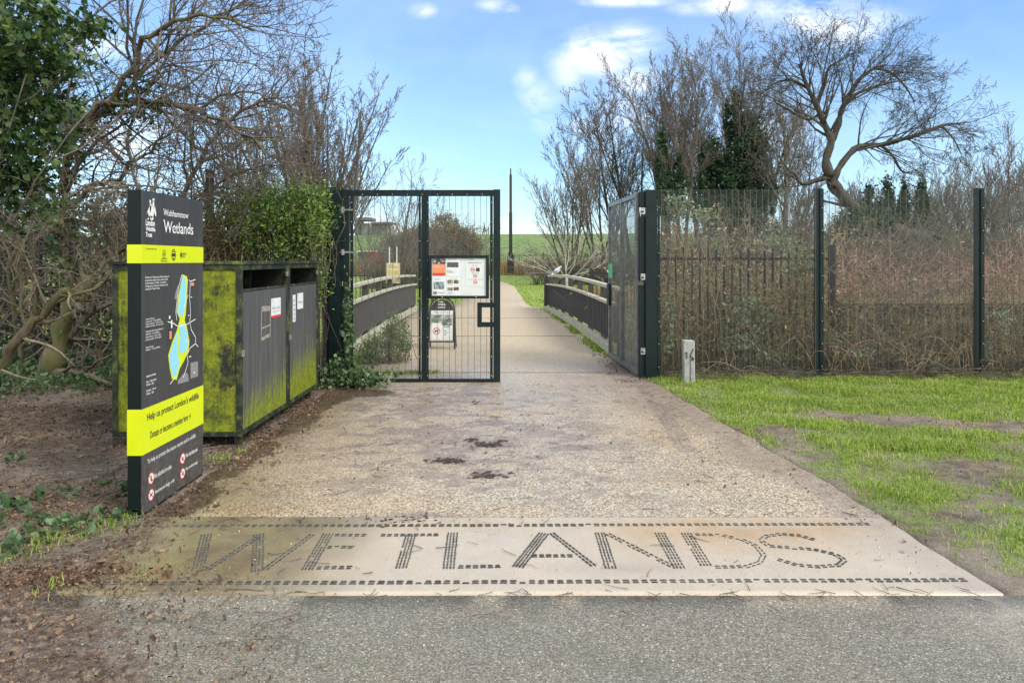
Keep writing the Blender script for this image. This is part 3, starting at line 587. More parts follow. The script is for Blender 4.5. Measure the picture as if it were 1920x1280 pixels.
def make_bin(y0, y1, label):
    x1, x0 = -2.16, -3.19; z0, z1 = .11, 1.515; t = .042
    b = thing('recycling_bin', ((x0+x1)/2,(y0+y1)/2,0), label, 'bin', 'steel recycling bins in a row')
    mb = MB()
    for xx in (x0, x1-t):
        for yq in (y0, y1-t): mb.box((xx,yq,z0),(xx+t,yq+t,z1-.03))
    for yq in (y0+.002, y1-t+.002): mb.box((x0+t,yq,z0+.002),(x1-t,yq+t-.004,z0+t)); 
    mb.box((x1-t+.003,y0+t,z0+.002),(x1-.003,y1-t,z0+t)); mb.box((x0+.003,y0+t,z0+.002),(x0+t-.003,y1-t,z0+t))
    mb.box((x1-t+.003,y0+t,1.44),(x1-.003,y1-t,1.484)); mb.box((x1-t+.006,y0+t,1.265),(x1-.006,y1-t,1.285)); mb.box((x0+t,y0+.003,1.44),(x1-t,y0+t-.003,1.484))
    mb.build('frame', FRM, b, bevel=.004)
    mb = MB(); mb.box((x0-.012,y0-.012,1.485),(x1+.012,y1+.006,1.512)); mb.build('top', FRM, b, bevel=.004)
    mb = MB(); mb.box((x0+t,y0+.014,z0+t),(x1-t,y0+.022,1.44)); mb.build('end_panel', MOSS, b)
    mb = MB(); mb.box((x0+t,y1-.022,z0+t),(x1-t,y1-.014,1.44)); mb.build('end_panel', MOSS, b)
    mb = MB(); mb.box((x0+.014,y0+t,z0+t),(x0+.022,y1-t,1.44)); mb.build('back_panel', MOSS, b)
    dr = MB(); dr.box((x1-.022,y0+t+.004,z0+t+.004),(x1-.008,y1-t-.004,1.262)); dr = dr.build('door', DOOR, b, bevel=.002)
    mb = MB(); mb.box((x0+.04,y0+.04,.9),(x1-.05,y1-.04,1.16)); mb.box((x0+.05,y0+t+.012,1.16),(x0+.06,y1-t-.012,1.47)); mb.box((x0+.06,y0+.04,1.16),(x1-.05,y0+.05,1.47)); mb.box((x0+.06,y1-.05,1.16),(x1-.05,y1-.04,1.47)); mb.build('container_shade_liner', HOL, b)  # container, plus thin dark liners added to shade the opening
    mb = MB(); ym = y0+(y1-y0)*.42
    mb.raw([(x1-.10,y0+t,1.20),(x1-.10,y1-t,1.20),(x1-.03,y1-t,1.26),(x1-.03,y0+t,1.26)],[[0,1,2,3]]); mb.box((x1-.35,y1-t-.16,1.14),(x1-.3,y1-t-.10,1.42)); mb.box((x1-.4,y0+.15,1.14),(x1-.1,ym,1.20)); mb.build('chute', FRM, b)
    for q in ((x1-.10,y0+.12),(x1-.10,y1-.16),(x0+.04,y0+.12)):
        mb = MB(); mb.box((q[0],q[1],0),(q[0]+.05,q[1]+.05,z0)); mb.build('leg', FRM, b)
    mb = MB(); mb.box((x1-.004,y1-t-.03,1.37),(x1+.006,y1-t+.02,1.41)); mb.box((x1-.004,y0+t-.03,.75),(x1+.01,y0+t+.01,.80)); mb.build('latch', GALV, b)
    return b, dr
b1, d1 = make_bin(5.70, 6.905, 'nearer mossy steel bin with torn sticker and red-edged notice on its grey door')
b2, d2 = make_bin(6.92, 7.96, 'farther steel bin, next to the gate, lime algae over its grey door foot')
FB = Face((-2.168,0,0),(0,1,0),(0,0,1)); FB.n = np.array([1.,0,0])
def B(px, py): d_ = 2.168*F/(CX-px); return d_, CH-(py-HY)/F*d_
def brect(mb, p0, p1, yt, yb_, h=.002): a0, z1 = B(p0,yt); a1, _ = B(p1,yt); _, z0 = B(p0,yb_); FB.rect(mb,a0,z0,a1,z1,h,t=None); return a0,z0,a1,z1
mb = MB(); a0,z0,a1,z1 = brect(mb,508,526,560,597); s1 = mb.build('notice', WHITE, d1)
mb = MB(); FB.rect(mb,a0,z0,a1,z0+.022,.003); mb.build('red_strip', INKR, s1)
mb = MB(); FB.text(mb,'Recycling',a0+.03,z0+.075,a1-a0-.06,.024,.003); FB.text(mb,'mixed recycling only',a0+.03,z0+.05,a1-a0-.06,.012,.003); FB.disc(mb,a0+.03,z1-.02,.008,.003); mb.build('lettering', PGREY, s1)
mb = MB(); a0,z1 = B(489,574); a1,_ = B(507,574); z0 = z1-.30; w_ = .018
FB.poly(mb,[(a0,z0+.01),(a0+w_,z0),(a0+w_+.005,z1),(a0,z1-.01)],.002); FB.poly(mb,[(a1-w_,z0+.03),(a1,z0+.025),(a1,z1-.01),(a1-w_,z1-.02)],.002); FB.poly(mb,[(a0+w_,z1-.05),(a1-w_,z1-.055),(a1-w_,z1-.012),(a0+w_,z1)],.002); FB.poly(mb,[(a0+w_,z0),(a1-.01,z0+.015),(a1-w_,z0+.045),(a0+w_,z0+.03)],.002); FB.poly(mb,[(a0+w_,z0+.1),(a1-w_,z0+.11),(a1-w_,z0+.125),(a0+w_,z0+.115)],.002)
mb.build('torn_sticker', mat('sticker_residue', lambda n:{'Base Color':n.ramp(n.noise(40,5,.7,n.pos()),(.3,(.14,.12,.09)),(.7,(.42,.39,.33)))}, rough=.8), d1)
mb = MB(); a0,z0,a1,z1 = brect(mb,557,568,550,580); s2 = mb.build('notice', WHITE, d2)
mb = MB(); FB.text(mb,'Rubbish',a0+.03,z0+.06,a1-a0-.06,.02,.003); FB.disc(mb,a0+.03,z1-.02,.008,.003); mb.build('lettering', PGREY, s2)
mb = MB(); a0,z0,a1,z1 = brect(mb,548.5,554,553,604); s3 = mb.build('notice', WHITE, d2)
mb = MB()
for k_ in range(5): FB.disc(mb,(a0+a1)/2,z0+.03+k_*.045,.014,.003,10)
mb.build('symbol', PGREY, s3)
mb = MB(); a0,z0 = B(574,632); FB.text(mb,'5',a0,z0-.06,.05,.085,.002); mb.build('chalk_number', PGREY, d2)

# ------------------------------------------------------------------ steel posts, gates, mesh fence
def mesh_panel(mb, A, Bp, z0, z1, thin=.0016, vs=.0762, hs=.0143, skip=None):
    A = np.array(A,float); Bp = np.array(Bp,float); L = np.linalg.norm(Bp-A); D = (Bp-A)/L
    def pt(s,z): q = A+D*s; return (q[0],q[1],z)
    s = vs*.6
    while s < L:
        segs = [(z0,z1)]
        if skip and skip[0] < s < skip[1]: segs = [(z0,skip[2]),(skip[3],z1)]
        for a,b in segs: mb.bar(pt(s,a),pt(s,b),.0048,.0048)
        s += vs
    z = z0
    while z < z1:
        segs = [(0,L)]
        if skip and skip[2] < z < skip[3]: segs = [(0,skip[0]),(skip[1],L)]
        for a,b in segs:
            if b-a > .02: mb.bar(pt(a,z),pt(b,z),thin*1.5,thin*1.5)
        z += hs
def bolts(mb, pts, r=.011, ax=(0,-1,0)):
    for p_ in pts:
        p_ = np.array(p_); ax_ = np.array(ax); mb.tubes([(np.array([p_,p_+ax_*.008,p_+ax_*.012]),np.array([r,r,r*.4]))],6)
# left gate leaf
YG = 8.80; sc = F/YG
gx = lambda px: (px-CX)/sc
gz = lambda py: CH-(py-HY)/sc
gl = thing('gate_leaf', (gx(650),YG,0), 'closed left leaf of the dark green mesh gate, carrying a notice board', 'gate', 'leaves of the entrance gate')
mb = MB(); t = .05
mb.box((gx(643),YG,.03),(gx(654),YG+t,gz(355.5))); mb.box((gx(925),YG,.0),(gx(938),YG+t+.01,gz(355)))
mb.box((gx(654),YG+.001,gz(364)),(gx(925),YG+t-.001,gz(356))); mb.box((gx(654),YG+.001,gz(719)),(gx(925),YG+t-.001,gz(711)))
mb.box((gx(790),YG+.002,gz(711)),(gx(799),YG+t-.002,gz(364))); mb.build('frame', STEEL, gl, bevel=.003)
mb = MB()
for a_,b_ in [(657,662.5),(785,789.2),(799.8,804),(919,924)]: mb.box((gx(a_),YG-.010,gz(711)),(gx(b_),YG-.002,gz(366)))
for a_,b_ in [(654,790),(800,925)]: mb.box((gx(a_),YG-.011,gz(368)),(gx(b_),YG-.003,gz(363))); mb.box((gx(a_),YG-.011,gz(714)),(gx(b_),YG-.003,gz(709.5)))
mb.build('clamp_bar', STEEL, gl)
mb = MB(); bolts(mb,[(gx(q),YG-.004,gz(r_)) for q in (659.5,787,802,921.5) for r_ in range(380,705,36)]+[(gx(q),YG-.012,gz(365)) for q in range(680,920,28)],.0075); mb.build('bolts', GALV, gl)
for a_,b_,sk in [(660,788,None),(801,921,(gx(897)-gx(801)-.01,gx(921)-gx(801),gz(611)-.01,gz(568)+.01))]:
    mb = MB(); mesh_panel(mb,(gx(a_),YG+.002),(gx(b_),YG+.002),gz(712),gz(364),skip=sk); mb.build('mesh_panel', WIRE, gl)
mb = MB(); x0_,x1_,z0_,z1_ = gx(895),gx(925),gz(613),gz(567)
mb.box((x0_,YG-.02,z0_),(x0_+.055,YG+.03,z1_)); mb.box((x0_+.055,YG-.019,z1_-.06),(x1_,YG+.029,z1_-.001)); mb.box((x0_+.055,YG-.019,z0_+.001),(x1_,YG+.029,z0_+.06)); mb.box((x0_+.012,YG-.028,z0_+.02),(x0_+.02,YG-.021,z1_-.03))
mb.build('lock_box', STEEL, gl, bevel=.003)
for zz in (2.14,.62,1.62):
    mb = MB(); mb.bar((gx(637),YG+.01,zz),(gx(662),YG-.012,zz),.022,.022); mb.box((gx(641),YG-.022,zz-.035),(gx(646),YG-.003,zz+.035)); mb.build('hinge', GALV, gl)
mb = MB(); mb.raw([(gx(663),YG-.3,.021),(gx(925),YG-.3,.021),(gx(925),YG-.28,.025),(gx(663),YG-.28,.025)],[[0,1,2,3]])
# posts
def gate_post(x0, x1, y0, label, plate):
    p_ = thing('gate_post', ((x0+x1)/2,y0+.08,0), label, 'gate post', 'tall steel posts the gate leaves hang on')
    mb = MB(); mb.box((x0,y0,0),(x1,y0+.16,2.42)); mb.build('post', STEEL, p_, bevel=.004)
    mb = MB(); a_,b_ = plate; mb.box((a_,y0+.03,.0),(b_,y0+.11,1.2)); mb.box((a_,y0+.03,1.26),(b_,y0+.11,2.08)); mb.box((a_,y0+.03,2.2),(b_,y0+.11,2.4)); mb.build('hinge_plate', STEEL, p_, bevel=.003)
    return p_
gp = gate_post(gx(616),gx(637),YG-.02,'left gate post, dark green steel, with ivy round its foot',(gx(637.4),gx(650)-.03))
mb = MB(); mb.box((gx(612.5),YG+.0,0),(gx(615.6),YG+.05,2.41)); mb.build('edge_strip', STEEL, gp); mb = MB(); bolts(mb,[(gx(614),YG-.001,z_) for z_ in np.arange(.25,2.4,.31)],.008); mb.build('bolts', GALV, gp)
X2 = 1.68; Y2 = 9.12
gq = gate_post(1.705,1.855,Y2,'right gate post, dark green steel, between the open leaf and the mesh fence',(1.63,1.703))
mb = MB(); mb.box((1.858,Y2-.004,.03),(1.888,Y2+.006,2.42)); mb.build('clamp_bar', STEEL, gq)
mb = MB(); bolts(mb,[(1.873,Y2-.005,z_) for z_ in np.arange(.16,2.4,.29)],.0075); mb.build('bolts', GALV, gq)
for z_ in (2.14,1.30,.35):
    mb = MB(); mb.box((1.645,Y2+.0,z_-.03),(1.70,Y2+.028,z_+.05)); mb.bar((1.64,Y2+.015,z_),(1.68,Y2+.015,z_),.03,.02); mb.build('hinge', GALV, gq)
# right gate leaf, swung open along the bridge
FRL = mat('gate_leaf_glare', lambda n:{'Base Color':n.ramp(n.noise(8,5,.6,n.obj()),(.3,(.09,.10,.10)),(.7,(.20,.215,.215)))}, rough=.32)  # sky glare put into the colour, paler than the closed leaf's steel
A = np.array((1.62,9.22)); Bq = np.array((1.505,11.0)); D = (Bq-A)/np.linalg.norm(Bq-A); L = np.linalg.norm(Bq-A)
gr = thing('gate_leaf', (A[0],A[1],0), 'open right leaf of the mesh gate, swung back along the bridge parapet, seen edge on', 'gate', 'leaves of the entrance gate')
def gp3(s,z,o_=0): q = A+D*s+np.array([-D[1],D[0]])*o_; return (q[0],q[1],z)
mb = MB(); z0_,z1_ = .05,2.39
for s_ in (.025,L-.025): mb.bar(gp3(s_,z0_),gp3(s_,z1_),.05,.05,(0,1,0))
mb.bar(gp3(L*.5,z0_),gp3(L*.5,z1_),.06,.04,(0,1,0))
for z_ in (z0_+.03,z1_-.03): mb.bar(gp3(.05,z_),gp3(L-.05,z_),.048,.06)
mb.build('frame', FRL, gr, bevel=.003)
for a_,b_ in ((.05,L*.5-.03),(L*.5+.03,L-.05)):
    mb = MB(); q0 = gp3(a_,0); q1 = gp3(b_,0); mesh_panel(mb,q0[:2],q1[:2],.1,2.34,thin=.0028); mb.build('mesh_panel', FRL, gr)
mb = MB(); mb.bar(gp3(L-.16,1.0,.03),gp3(L-.0,1.0,.03),.04,.32); mb.build('lock_box', STEEL, gr)
nt_ = MB(); nt_.bar(gp3(L*.80,1.36,.035),gp3(L*.95,1.36,.035),.004,.21)
tag(nt_.build('green_notice', mat('green_card', lambda n:{'Base Color':n.mix(n.noise(9,3,.5,n.obj()),(.05,.50,.22),(.08,.60,.28))}, rough=.4)), 'small bright green card tied to the open gate leaf', 'notice')
# mesh fence, right
fr = thing('mesh_fence', (4.5,9.2,0), 'tall dark green mesh fence running right from the gate post, verge grass at its foot', 'fence')
YF = 9.2
def W2(px, d=YF): return (px-CX)/F*d
posts = [W2(1537),W2(1838),W2(2140)]
for x_ in posts:
    mb = MB(); mb.box((x_-.045,YF-.0,0),(x_+.03,YF+.07,2.45)); q = mb.build('post', STEEL, fr, bevel=.003)
    mb = MB(); mb.box((x_+.0,YF-.014,.02),(x_+.045,YF-.004,2.44)); mb.build('clamp_bar', STEEL, q); mb = MB(); bolts(mb,[(x_+.024,YF-.015,z_) for z_ in np.arange(.16,2.4,.29)],.0075); mb.build('bolts', GALV, q)
xs_ = [1.88]+posts+[posts[-1]+2.06]
for a_,b_ in zip(xs_[:-1],xs_[1:]):
    mb = MB(); mesh_panel(mb,(a_,YF-.003),(b_-.04,YF-.003),.05,2.43); mb.build('mesh_panel', WIRE, fr)
# mesh fence, left, behind the hedge
fl = thing('mesh_fence', (-5.5,9.3,0), 'dark mesh fence half hidden behind the hedge and hawthorns left of the gate', 'fence')
for x_,h_ in ((-3.95,2.7),(-6.2,2.7),(-8.4,2.7)):
    mb = MB(); mb.box((x_-.04,9.3,0),(x_+.04,9.38,h_)); mb.build('post', STEEL, fl)
for a_,b_ in ((-2.3,-3.95),(-3.95,-6.2),(-6.2,-8.4)):
    mb = MB(); mesh_panel(mb,(b_,9.29),(a_,9.29),.05,2.4); mb.build('mesh_panel', WIRE, fl)
# brown board panel by the left post
bf = MB()
for i in range(9): x_ = -2.32-i*.115; bf.box((x_-.108,8.62+.006*(i%2),.02),(x_,8.645+.006*(i%2),.94+.01*(i%3)))
tag(bf.build('board_fence', BROWNB), 'low fence of brown weathered upright boards between the far bin and the left gate post', 'fence')

# notice board on the gate
NBY = YG-.045
nb = thing('notice_board', (gx(861),NBY,gz(560)), 'black framed white notice board with posters, hung on the closed gate leaf', 'notice board')
FN = Face((0,NBY,0),(1,0,0),(0,0,1)); FN.n = np.array([0.,-1,0])
mb = MB(); x0_,x1_,z0_,z1_ = gx(805),gx(917),gz(559.5),gz(478.5); t = .036
mb.box((x0_,NBY-.02,z0_),(x0_+t,NBY+.03,z1_)); mb.box((x1_-t,NBY-.02,z0_),(x1_,NBY+.03,z1_)); mb.box((x0_+t,NBY-.019,z0_+.001),(x1_-t,NBY+.029,z0_+t)); mb.box((x0_+t,NBY-.019,z1_-t),(x1_-t,NBY+.029,z1_-.001)); mb.build('frame', STEEL, nb, bevel=.003)
mb = MB(); mb.box((x0_+t,NBY-.0,z0_+t),(x1_-t,NBY+.02,z1_-t)); mb.build('backing', mat('board_pale', lambda n:{'Base Color':n.ramp(n.noise(5,3,.5,n.obj()),(.3,(.60,.66,.66)),(.7,(.70,.74,.73)))}, rough=.25), nb)
mb = MB(); bolts(mb,[(gx(830),NBY-.02,gz(556.5)),(gx(893),NBY-.02,gz(556.5))],.010); mb.build('bolts', GALV, nb)
def NZ(qx, qy): return gx(800+qx*150/960), gz(470+qy*200/1280)   # pixel in the enlarged crop
def nrect(mb, ax_, ay_, bx_, by_, h=.002): a0,z1 = NZ(ax_,ay_); a1,z0 = NZ(bx_,by_); FN.rect(mb,a0,z0,a1,z1,h); return a0,z0,a1,z1
def poster(r_, mm, items, lab=None):
    mb = MB(); nrect(mb,*r_,h=.002); p_ = mb.build('poster', mm, nb)
    if lab: p_['label'] = lab
    for nm, m2, rs in items:
        mb = MB()
        for q in rs:
            if isinstance(q[0], str): a0,z0 = NZ(q[1],q[4]); a1,z1 = NZ(q[3],q[2]); FN.text(mb,q[0],a0,z0,a1-a0,z1-z0,.0045,bold=.01)
            else: nrect(mb,*q,h=.004)
        mb.build(nm, m2, p_)
poster((75,90,232,298),INKO,[('picture',PH1,[(77,92,228,158)]),('red_strip',INKR,[(77,268,228,296)]),('lettering',INKW,[('MARSHES\nWALK AND TALK',88,172,215,200)])],'orange poster with a bird picture')
poster((245,92,405,305),WHITE,[('picture',mat('photo_slate',lambda n:{'Base Color':n.mix(n.noise(30,3,.5,n.pos()),(.05,.055,.06),(.12,.13,.14))},rough=.4),[(250,138,385,198)]),('lettering',PGREY,[('Walthamstow Wetlands',262,98,375,108),('Join us at the\nWetlands this season',252,228,335,262)])])
poster((75,312,238,535),WHITE,[('picture',PH2,[(90,372,215,458)]),('picture',PH3,[(84,482,126,522)]),('lettering',PGREY,[('London Wildlife Trust',98,332,175,345),('Cafe open daily',134,490,220,515)])])
poster((245,318,405,535),WHITE,[('picture',PH3,[(254,350,318,392),(328,350,390,390),(328,434,390,474)]),('picture',PH4,[(254,440,318,476)]),('lettering',PGREY,[('Things to see',275,330,370,342),('Guided walks\nand talks',262,492,330,515),('Birds',262,400,310,410)])])
poster((470,95,690,425),mat('board_sheet',lambda n:{'Base Color':n.mix(n.noise(9,3,.5,n.pos()),(.63,.69,.66),(.70,.74,.70))},rough=.4),[('lettering',PGREY,[('London Wildlife Trust',495,102,565,114),('Walthamstow Wetlands is a site',497,134,665,150),('No dogs',552,172,614,184),('No cycling',545,264,630,275),('No swimming or fishing',498,338,680,349)]),('assistance_sign',PRINT,[(595,205,638,248)])])
for q in ((555,226,26),(585,300,23),(587,374,23)):
    mb = MB(); mr = MB(); md = MB(); a0,z0 = NZ(q[0],q[1]); r_ = q[2]*150/960/sc; FN.disc(mb,a0,z0,r_*.95,.004); FN.ring(mr,a0,z0,r_,r_*.2,.005); FN.line(mr,[(a0-r_*.6,z0+r_*.6),(a0+r_*.6,z0-r_*.6)],r_*.18,.0055); FN.line(md,[(a0-r_*.5,z0-r_*.2),(a0-r_*.3,z0+r_*.1),(a0+r_*.4,z0+r_*.15),(a0+r_*.5,z0-r_*.5)],r_*.28,.0048)
    mb.build('pictogram', INKW, nb); mr.build('red_ring', INKR, nb); md.build('pictogram_symbol', PRINT, nb)
mb = MB(); mb.raw([(x0_+t,NBY-.012,z0_+t),(x1_-t,NBY-.012,z0_+t),(x1_-t,NBY-.012,z1_-t),(x0_+t,NBY-.012,z1_-t)],[[0,1,2,3]])
# grey marker post on the verge
bx_, by_ = P(1292,722); mk = thing('marker_post', (bx_,by_,0), 'short grey concrete post with black squiggle, on grass by the right gate post', 'marker post')
CONC = mat('concrete', lambda n:{'Base Color':n.ramp(n.noise(18,6,.7,n.pos()),(.3,(.24,.25,.24)),(.6,(.42,.43,.41)),(.8,(.5,.52,.5)))}, rough=.85)
mb = MB(); wq = .068; mb.raw([(bx_-wq,by_-.03,-.03),(bx_+wq-.004,by_-.045,-.03),(bx_+wq,by_+.07,-.03),(bx_-wq,by_+.07,-.03),(bx_-wq-.006,by_-.03,.552),(bx_+wq-.008,by_-.045,.545),(bx_+wq-.006,by_+.07,.545),(bx_-wq-.006,by_+.07,.552)],BOXF); mb.build('post', CONC, mk, bevel=.012)
mb = MB(); mb.box((bx_+.005,by_-.0455,.0),(bx_+.013,by_-.0395,.36)); mb.build('groove', mat('groove_dark',lambda n:{'Base Color':n.mix(n.noise(9),(.08,.08,.075),(.14,.14,.13))},rough=.9), mk)
FM = Face((bx_,by_-.047,0),(1,0,0),(0,0,1)); FM.n = np.array([0,-1.,0]); mb = MB()
FM.line(mb,[(-.062,.40),(-.040,.405),(-.040,.33)],.014,.0); FM.line(mb,[(.040,.45),(.012,.39),(.002,.36),(.030,.345),(.046,.315)],.012,.001); FM.disc(mb,.035,.325,.016,.002); mb.build('painted_mark', PRINT, mk)

# ------------------------------------------------------------------ bridge parapets
def rail_line(a, b, m=18):
    t = np.linspace(0,1,m); X = a[0]+(b[0]-a[0])*t; Y = a[1]+(b[1]-a[1])*t; return X, Y, .045+.07*np.sin(np.pi*t)
def ribbon(mb, X, Y, Z0, Z1, th):      # solid strip following a curve, th thick in x
    Nn = len(X); v = []
    for i in range(Nn): v += [(X[i]-th/2,Y[i],Z0[i]),(X[i]+th/2,Y[i],Z0[i]),(X[i]+th/2,Y[i],Z1[i]),(X[i]-th/2,Y[i],Z1[i])]
    f = []
    for i in range(Nn-1):
        for k in range(4): f.append([i*4+k,(i+1)*4+k,(i+1)*4+(k+1)%4,i*4+(k+1)%4])
    mb.raw(v,f); mb.b.append((np.zeros((0,3)),np.array([[0,1,2,3],[(Nn-1)*4+3,(Nn-1)*4+2,(Nn-1)*4+1,(Nn-1)*4]])+mb.n-Nn*4,False))
def parapet(a, b, label, inner):
    t_ = thing('bridge_parapet', (a[0],a[1],0), label, 'bridge parapet', 'timber parapets of the footbridge')
    X,Y,Z = rail_line(a,b)
    mb = MB(); ribbon(mb,X,Y,Z+.19,Z+.76,.03)
    for i in range(70):
        t = (i+.5)/70; x_ = a[0]+(b[0]-a[0])*t+inner*.022; y_ = a[1]+(b[1]-a[1])*t; z_ = .045+.07*math.sin(math.pi*t)
        mb.box((x_-.006,y_-.055,z_+.20),(x_+.006,y_+.055,z_+.75))
    mb.build('board_panel', BOARD, t_)
    mb = MB(); ribbon(mb,X+inner*.03,Y,Z+.765,Z+.805,.10); mb.build('ledge', TIMBER, t_)
    mb = MB(); ribbon(mb,X-inner*.02,Y,Z+1.0,Z+1.06,.10); mb.build('handrail', TIMBER, t_, bevel=.012)
    mb = MB(); ribbon(mb,X+inner*.09,Y,Z+.05,Z+.16,.11); mb.build('kerb_beam', TIMBER, t_)
    for i in range(8):
        t = i/7; x_ = a[0]+(b[0]-a[0])*t-inner*.07; y_ = a[1]+(b[1]-a[1])*t; z_ = .045+.07*math.sin(math.pi*t)
        mb = MB(); mb.box((x_-.05,y_-.05,z_-.05),(x_+.05,y_+.05,z_+.984)); mb.build('post', BOARD, t_)
    return t_
parapet((1.62,11.15),(1.05,20.6),'right bridge parapet of dark boards and pale handrail, behind the open gate leaf',-1)
parapet((-2.5,9.9),(-2.80,20.6),'left bridge parapet with pale handrail, seen through the closed gate leaf',1)
ep = MB(); ep.box((.93,20.62,.1),(1.03,20.74,1.13)); tag(ep.build('timber_post', BOARD), 'dark square post ending the right bridge parapet beside the lawn', 'post')

# ------------------------------------------------------------------ A board
ax0, ay0 = P(829,652,.03); ab = thing('a_board', (ax0,ay0,0), 'folding pavement sign with dark arched top and a no-dogs poster, behind the closed gate leaf', 'pavement sign')
hw, hh, ln = .225, .86, .17
def AB(u, v, s=-1): return (ax0+u*(1-.12*v/hh), ay0+s*ln*(1-v/hh), .03+v)
FA = Face((ax0,ay0-ln,.03),(1,0,0),(0,ln/math.hypot(ln,hh),hh/math.hypot(ln,hh))); FA.n = np.array([0,-hh,ln])/math.hypot(ln,hh)
for s_ in (-1,1):
    mb = MB(); arc = [(hw*math.cos(t),hh-.18+.18*math.sin(t)) for t in np.linspace(0,math.pi,9)]
    pl = [np.array(AB(-hw,0,s_))]+[np.array(AB(x_,z_,s_)) for x_,z_ in arc[::-1]]+[np.array(AB(hw,0,s_))]
    mb.tubes([(np.array(pl),np.full(len(pl),.013))],6); mb.bar(AB(-hw,.12,s_),AB(hw,.12,s_),.02,.02); q = mb.build('frame', BLACKP, ab)
mb = MB(); pts = [(-hw+.012,.14),(hw-.012,.14),(hw-.02,hh-.18)]+[((hw-.02)*math.cos(t),hh-.18+.16*math.sin(t)) for t in np.linspace(.2,math.pi-.2,7)]+[(-hw+.02,hh-.18)]
FA.poly(mb,[(u*(1-.1*v/hh),v) for u,v in pts],.0); mb.prism([FA.p(u*(1-.1*v/hh),v,-.012) for u,v in pts],FA.n*.01); mb.build('panel', BLACKP, ab)
mb = MB(); FA.rect(mb,-.19,.15,.19,.65,.003); pp = mb.build('poster', WHITE, ab)
mb = MB(); FA.rect(mb,-.185,.40,.18,.58,.005); mb.build('picture', PH4, pp)
mb = MB(); FA.rect(mb,-.17,.17,.0,.44,.007); mb.build('sheet', INKW, pp)
mb = MB(); FA.ring(mb,-.085,.30,.062,.010,.009); FA.line(mb,[(-.125,.345),(-.045,.26)],.010,.0095); mb.build('pictogram_ring', INKR, pp)
mb = MB(); FA.poly(mb,[(-.12,.275),(-.115,.31),(-.07,.315),(-.055,.335),(-.045,.315),(-.06,.30),(-.062,.27),(-.07,.27),(-.072,.295),(-.10,.29),(-.108,.27)],.0085); FA.text(mb,'NO DOGS\nON SITE',.03,.36,.13,.06,.007,bold=.02); FA.text(mb,'Please\nkeep to the\npaths',.05,.22,.07,.10,.007); FA.text(mb,'Walthamstow Wetlands',-.13,.61,.28,.02,.007); mb.build('lettering', PRINT, pp)
mb = MB(); FA.text(mb,'Trust\nWildlife\nLondon',-.07,.69,.13,.13,.003,bold=.02); mb.build('lettering', INKW, ab)
# cream notice on two white posts beyond the left parapet
nx_, ny_ = (737-CX)/F*17.5, 17.5; ns = thing('post_notice', (nx_,ny_,0), 'cream notice on two thin white stakes beyond the left bridge parapet', 'notice')
CREAM = mat('cream_card', lambda n:{'Base Color':n.ramp(n.noise(6,4,.6,n.pos()),(.3,(.62,.50,.28)),(.7,(.78,.68,.45)))}, rough=.5)
mb = MB(); mb.box((nx_-.17,ny_-.012,W(0,531,17.5)[2]),(nx_+.17,ny_,W(0,493,17.5)[2])); cp = mb.build('panel', CREAM, ns)
mb = MB(); FP = Face((nx_,ny_-.012,0),(1,0,0),(0,0,1)); FP.n = np.array([0,-1.,0]); z1_ = W(0,493,17.5)[2]; FP.text(mb,'BEWARE\nDEEP WATER',-.11,z1_-.13,.22,.09,.002,bold=.02); FP.text(mb,'Danger of\ndrowning\nKeep to the\npaths',-.115,z1_-.37,.12,.2,.002); mb.build('lettering', mat('ochre_ink',lambda n:{'Base Color':n.mix(n.noise(9),(.42,.26,.05),(.5,.33,.08))},rough=.5), cp)
mb = MB(); FP.rect(mb,.03,z1_-.37,.125,z1_-.18,.002); mb.build('picture', mat('ochre_block',lambda n:{'Base Color':n.mix(n.noise(30,3,.6,n.pos()),(.50,.36,.04),(.62,.5,.12))},rough=.5), cp)
for s_ in (-.09,.09):
    mb = MB(); mb.box((nx_+s_-.012,ny_+.001,0),(nx_+s_+.012,ny_+.02,W(0,463,17.5)[2])); mb.build('stake', WHITE, ns)

# ------------------------------------------------------------------ railings
def railing(a, b, top, label, step=.11, group=None, post=2.2, mm=BLACKP, zb_=0, th=.018):
    a = np.array(a,float); b = np.array(b,float); L = np.linalg.norm(b-a); D = (b-a)/L
    t_ = thing('railing_fence', (a[0],a[1],zb_), label, 'fence', group)
    nb_ = max(1,int(round(L/post)))
    for k in range(nb_):
        s0, s1 = L*k/nb_, L*(k+1)/nb_; mb = MB(); s = s0+step/2
        while s < s1: q = a+D*s; z_ = float(H(q[1]))+zb_; mb.bar((q[0],q[1],z_+.03),(q[0],q[1],z_+top+.02*math.sin(s*37)),th,th,(0,1,0)); s += step
        for zz in (.15,top-.14): q0 = a+D*s0; q1 = a+D*s1; mb.bar((q0[0],q0[1],float(H(q0[1]))+zz+zb_),(q1[0],q1[1],float(H(q1[1]))+zz+zb_),.012,.035)
        mb.build('railing_panel', mm, t_)
    for k in range(nb_+1):
        q = a+D*L*k/nb_; z_ = float(H(q[1]))+zb_; mb = MB(); mb.box((q[0]-.04,q[1]-.04,z_),(q[0]+.04,q[1]+.04,z_+top+.05)); mb.build('post', mm, t_)
railing((1.95,9.72),(W2(1560,9.72),9.72),1.68,'black upright railings behind the brambles and mesh fence, right of the gate',post=2.6,th=.022)
railing((-36,58),(34,56),1.55,'far black railings along the foot of the green embankment',step=.14,post=3.5,th=.03,mm=mat('railing_far',lambda n:{'Base Color':n.mix(n.noise(9),(.03,.032,.03),(.06,.06,.055))},rough=.7))
railing((2.1,19.0),(7.5,21.5),1.15,'black lawn railings behind the right bridge parapet',step=.12,post=1.8)
railing((-9.5,19),(-3.1,21),1.1,'black lawn railings behind the left bridge parapet',step=.12,post=2.0)
lb = thing('board_fence', (7.5,9.72,0), 'low dark board fence behind the mesh, with undergrowth over it, far right', 'fence')
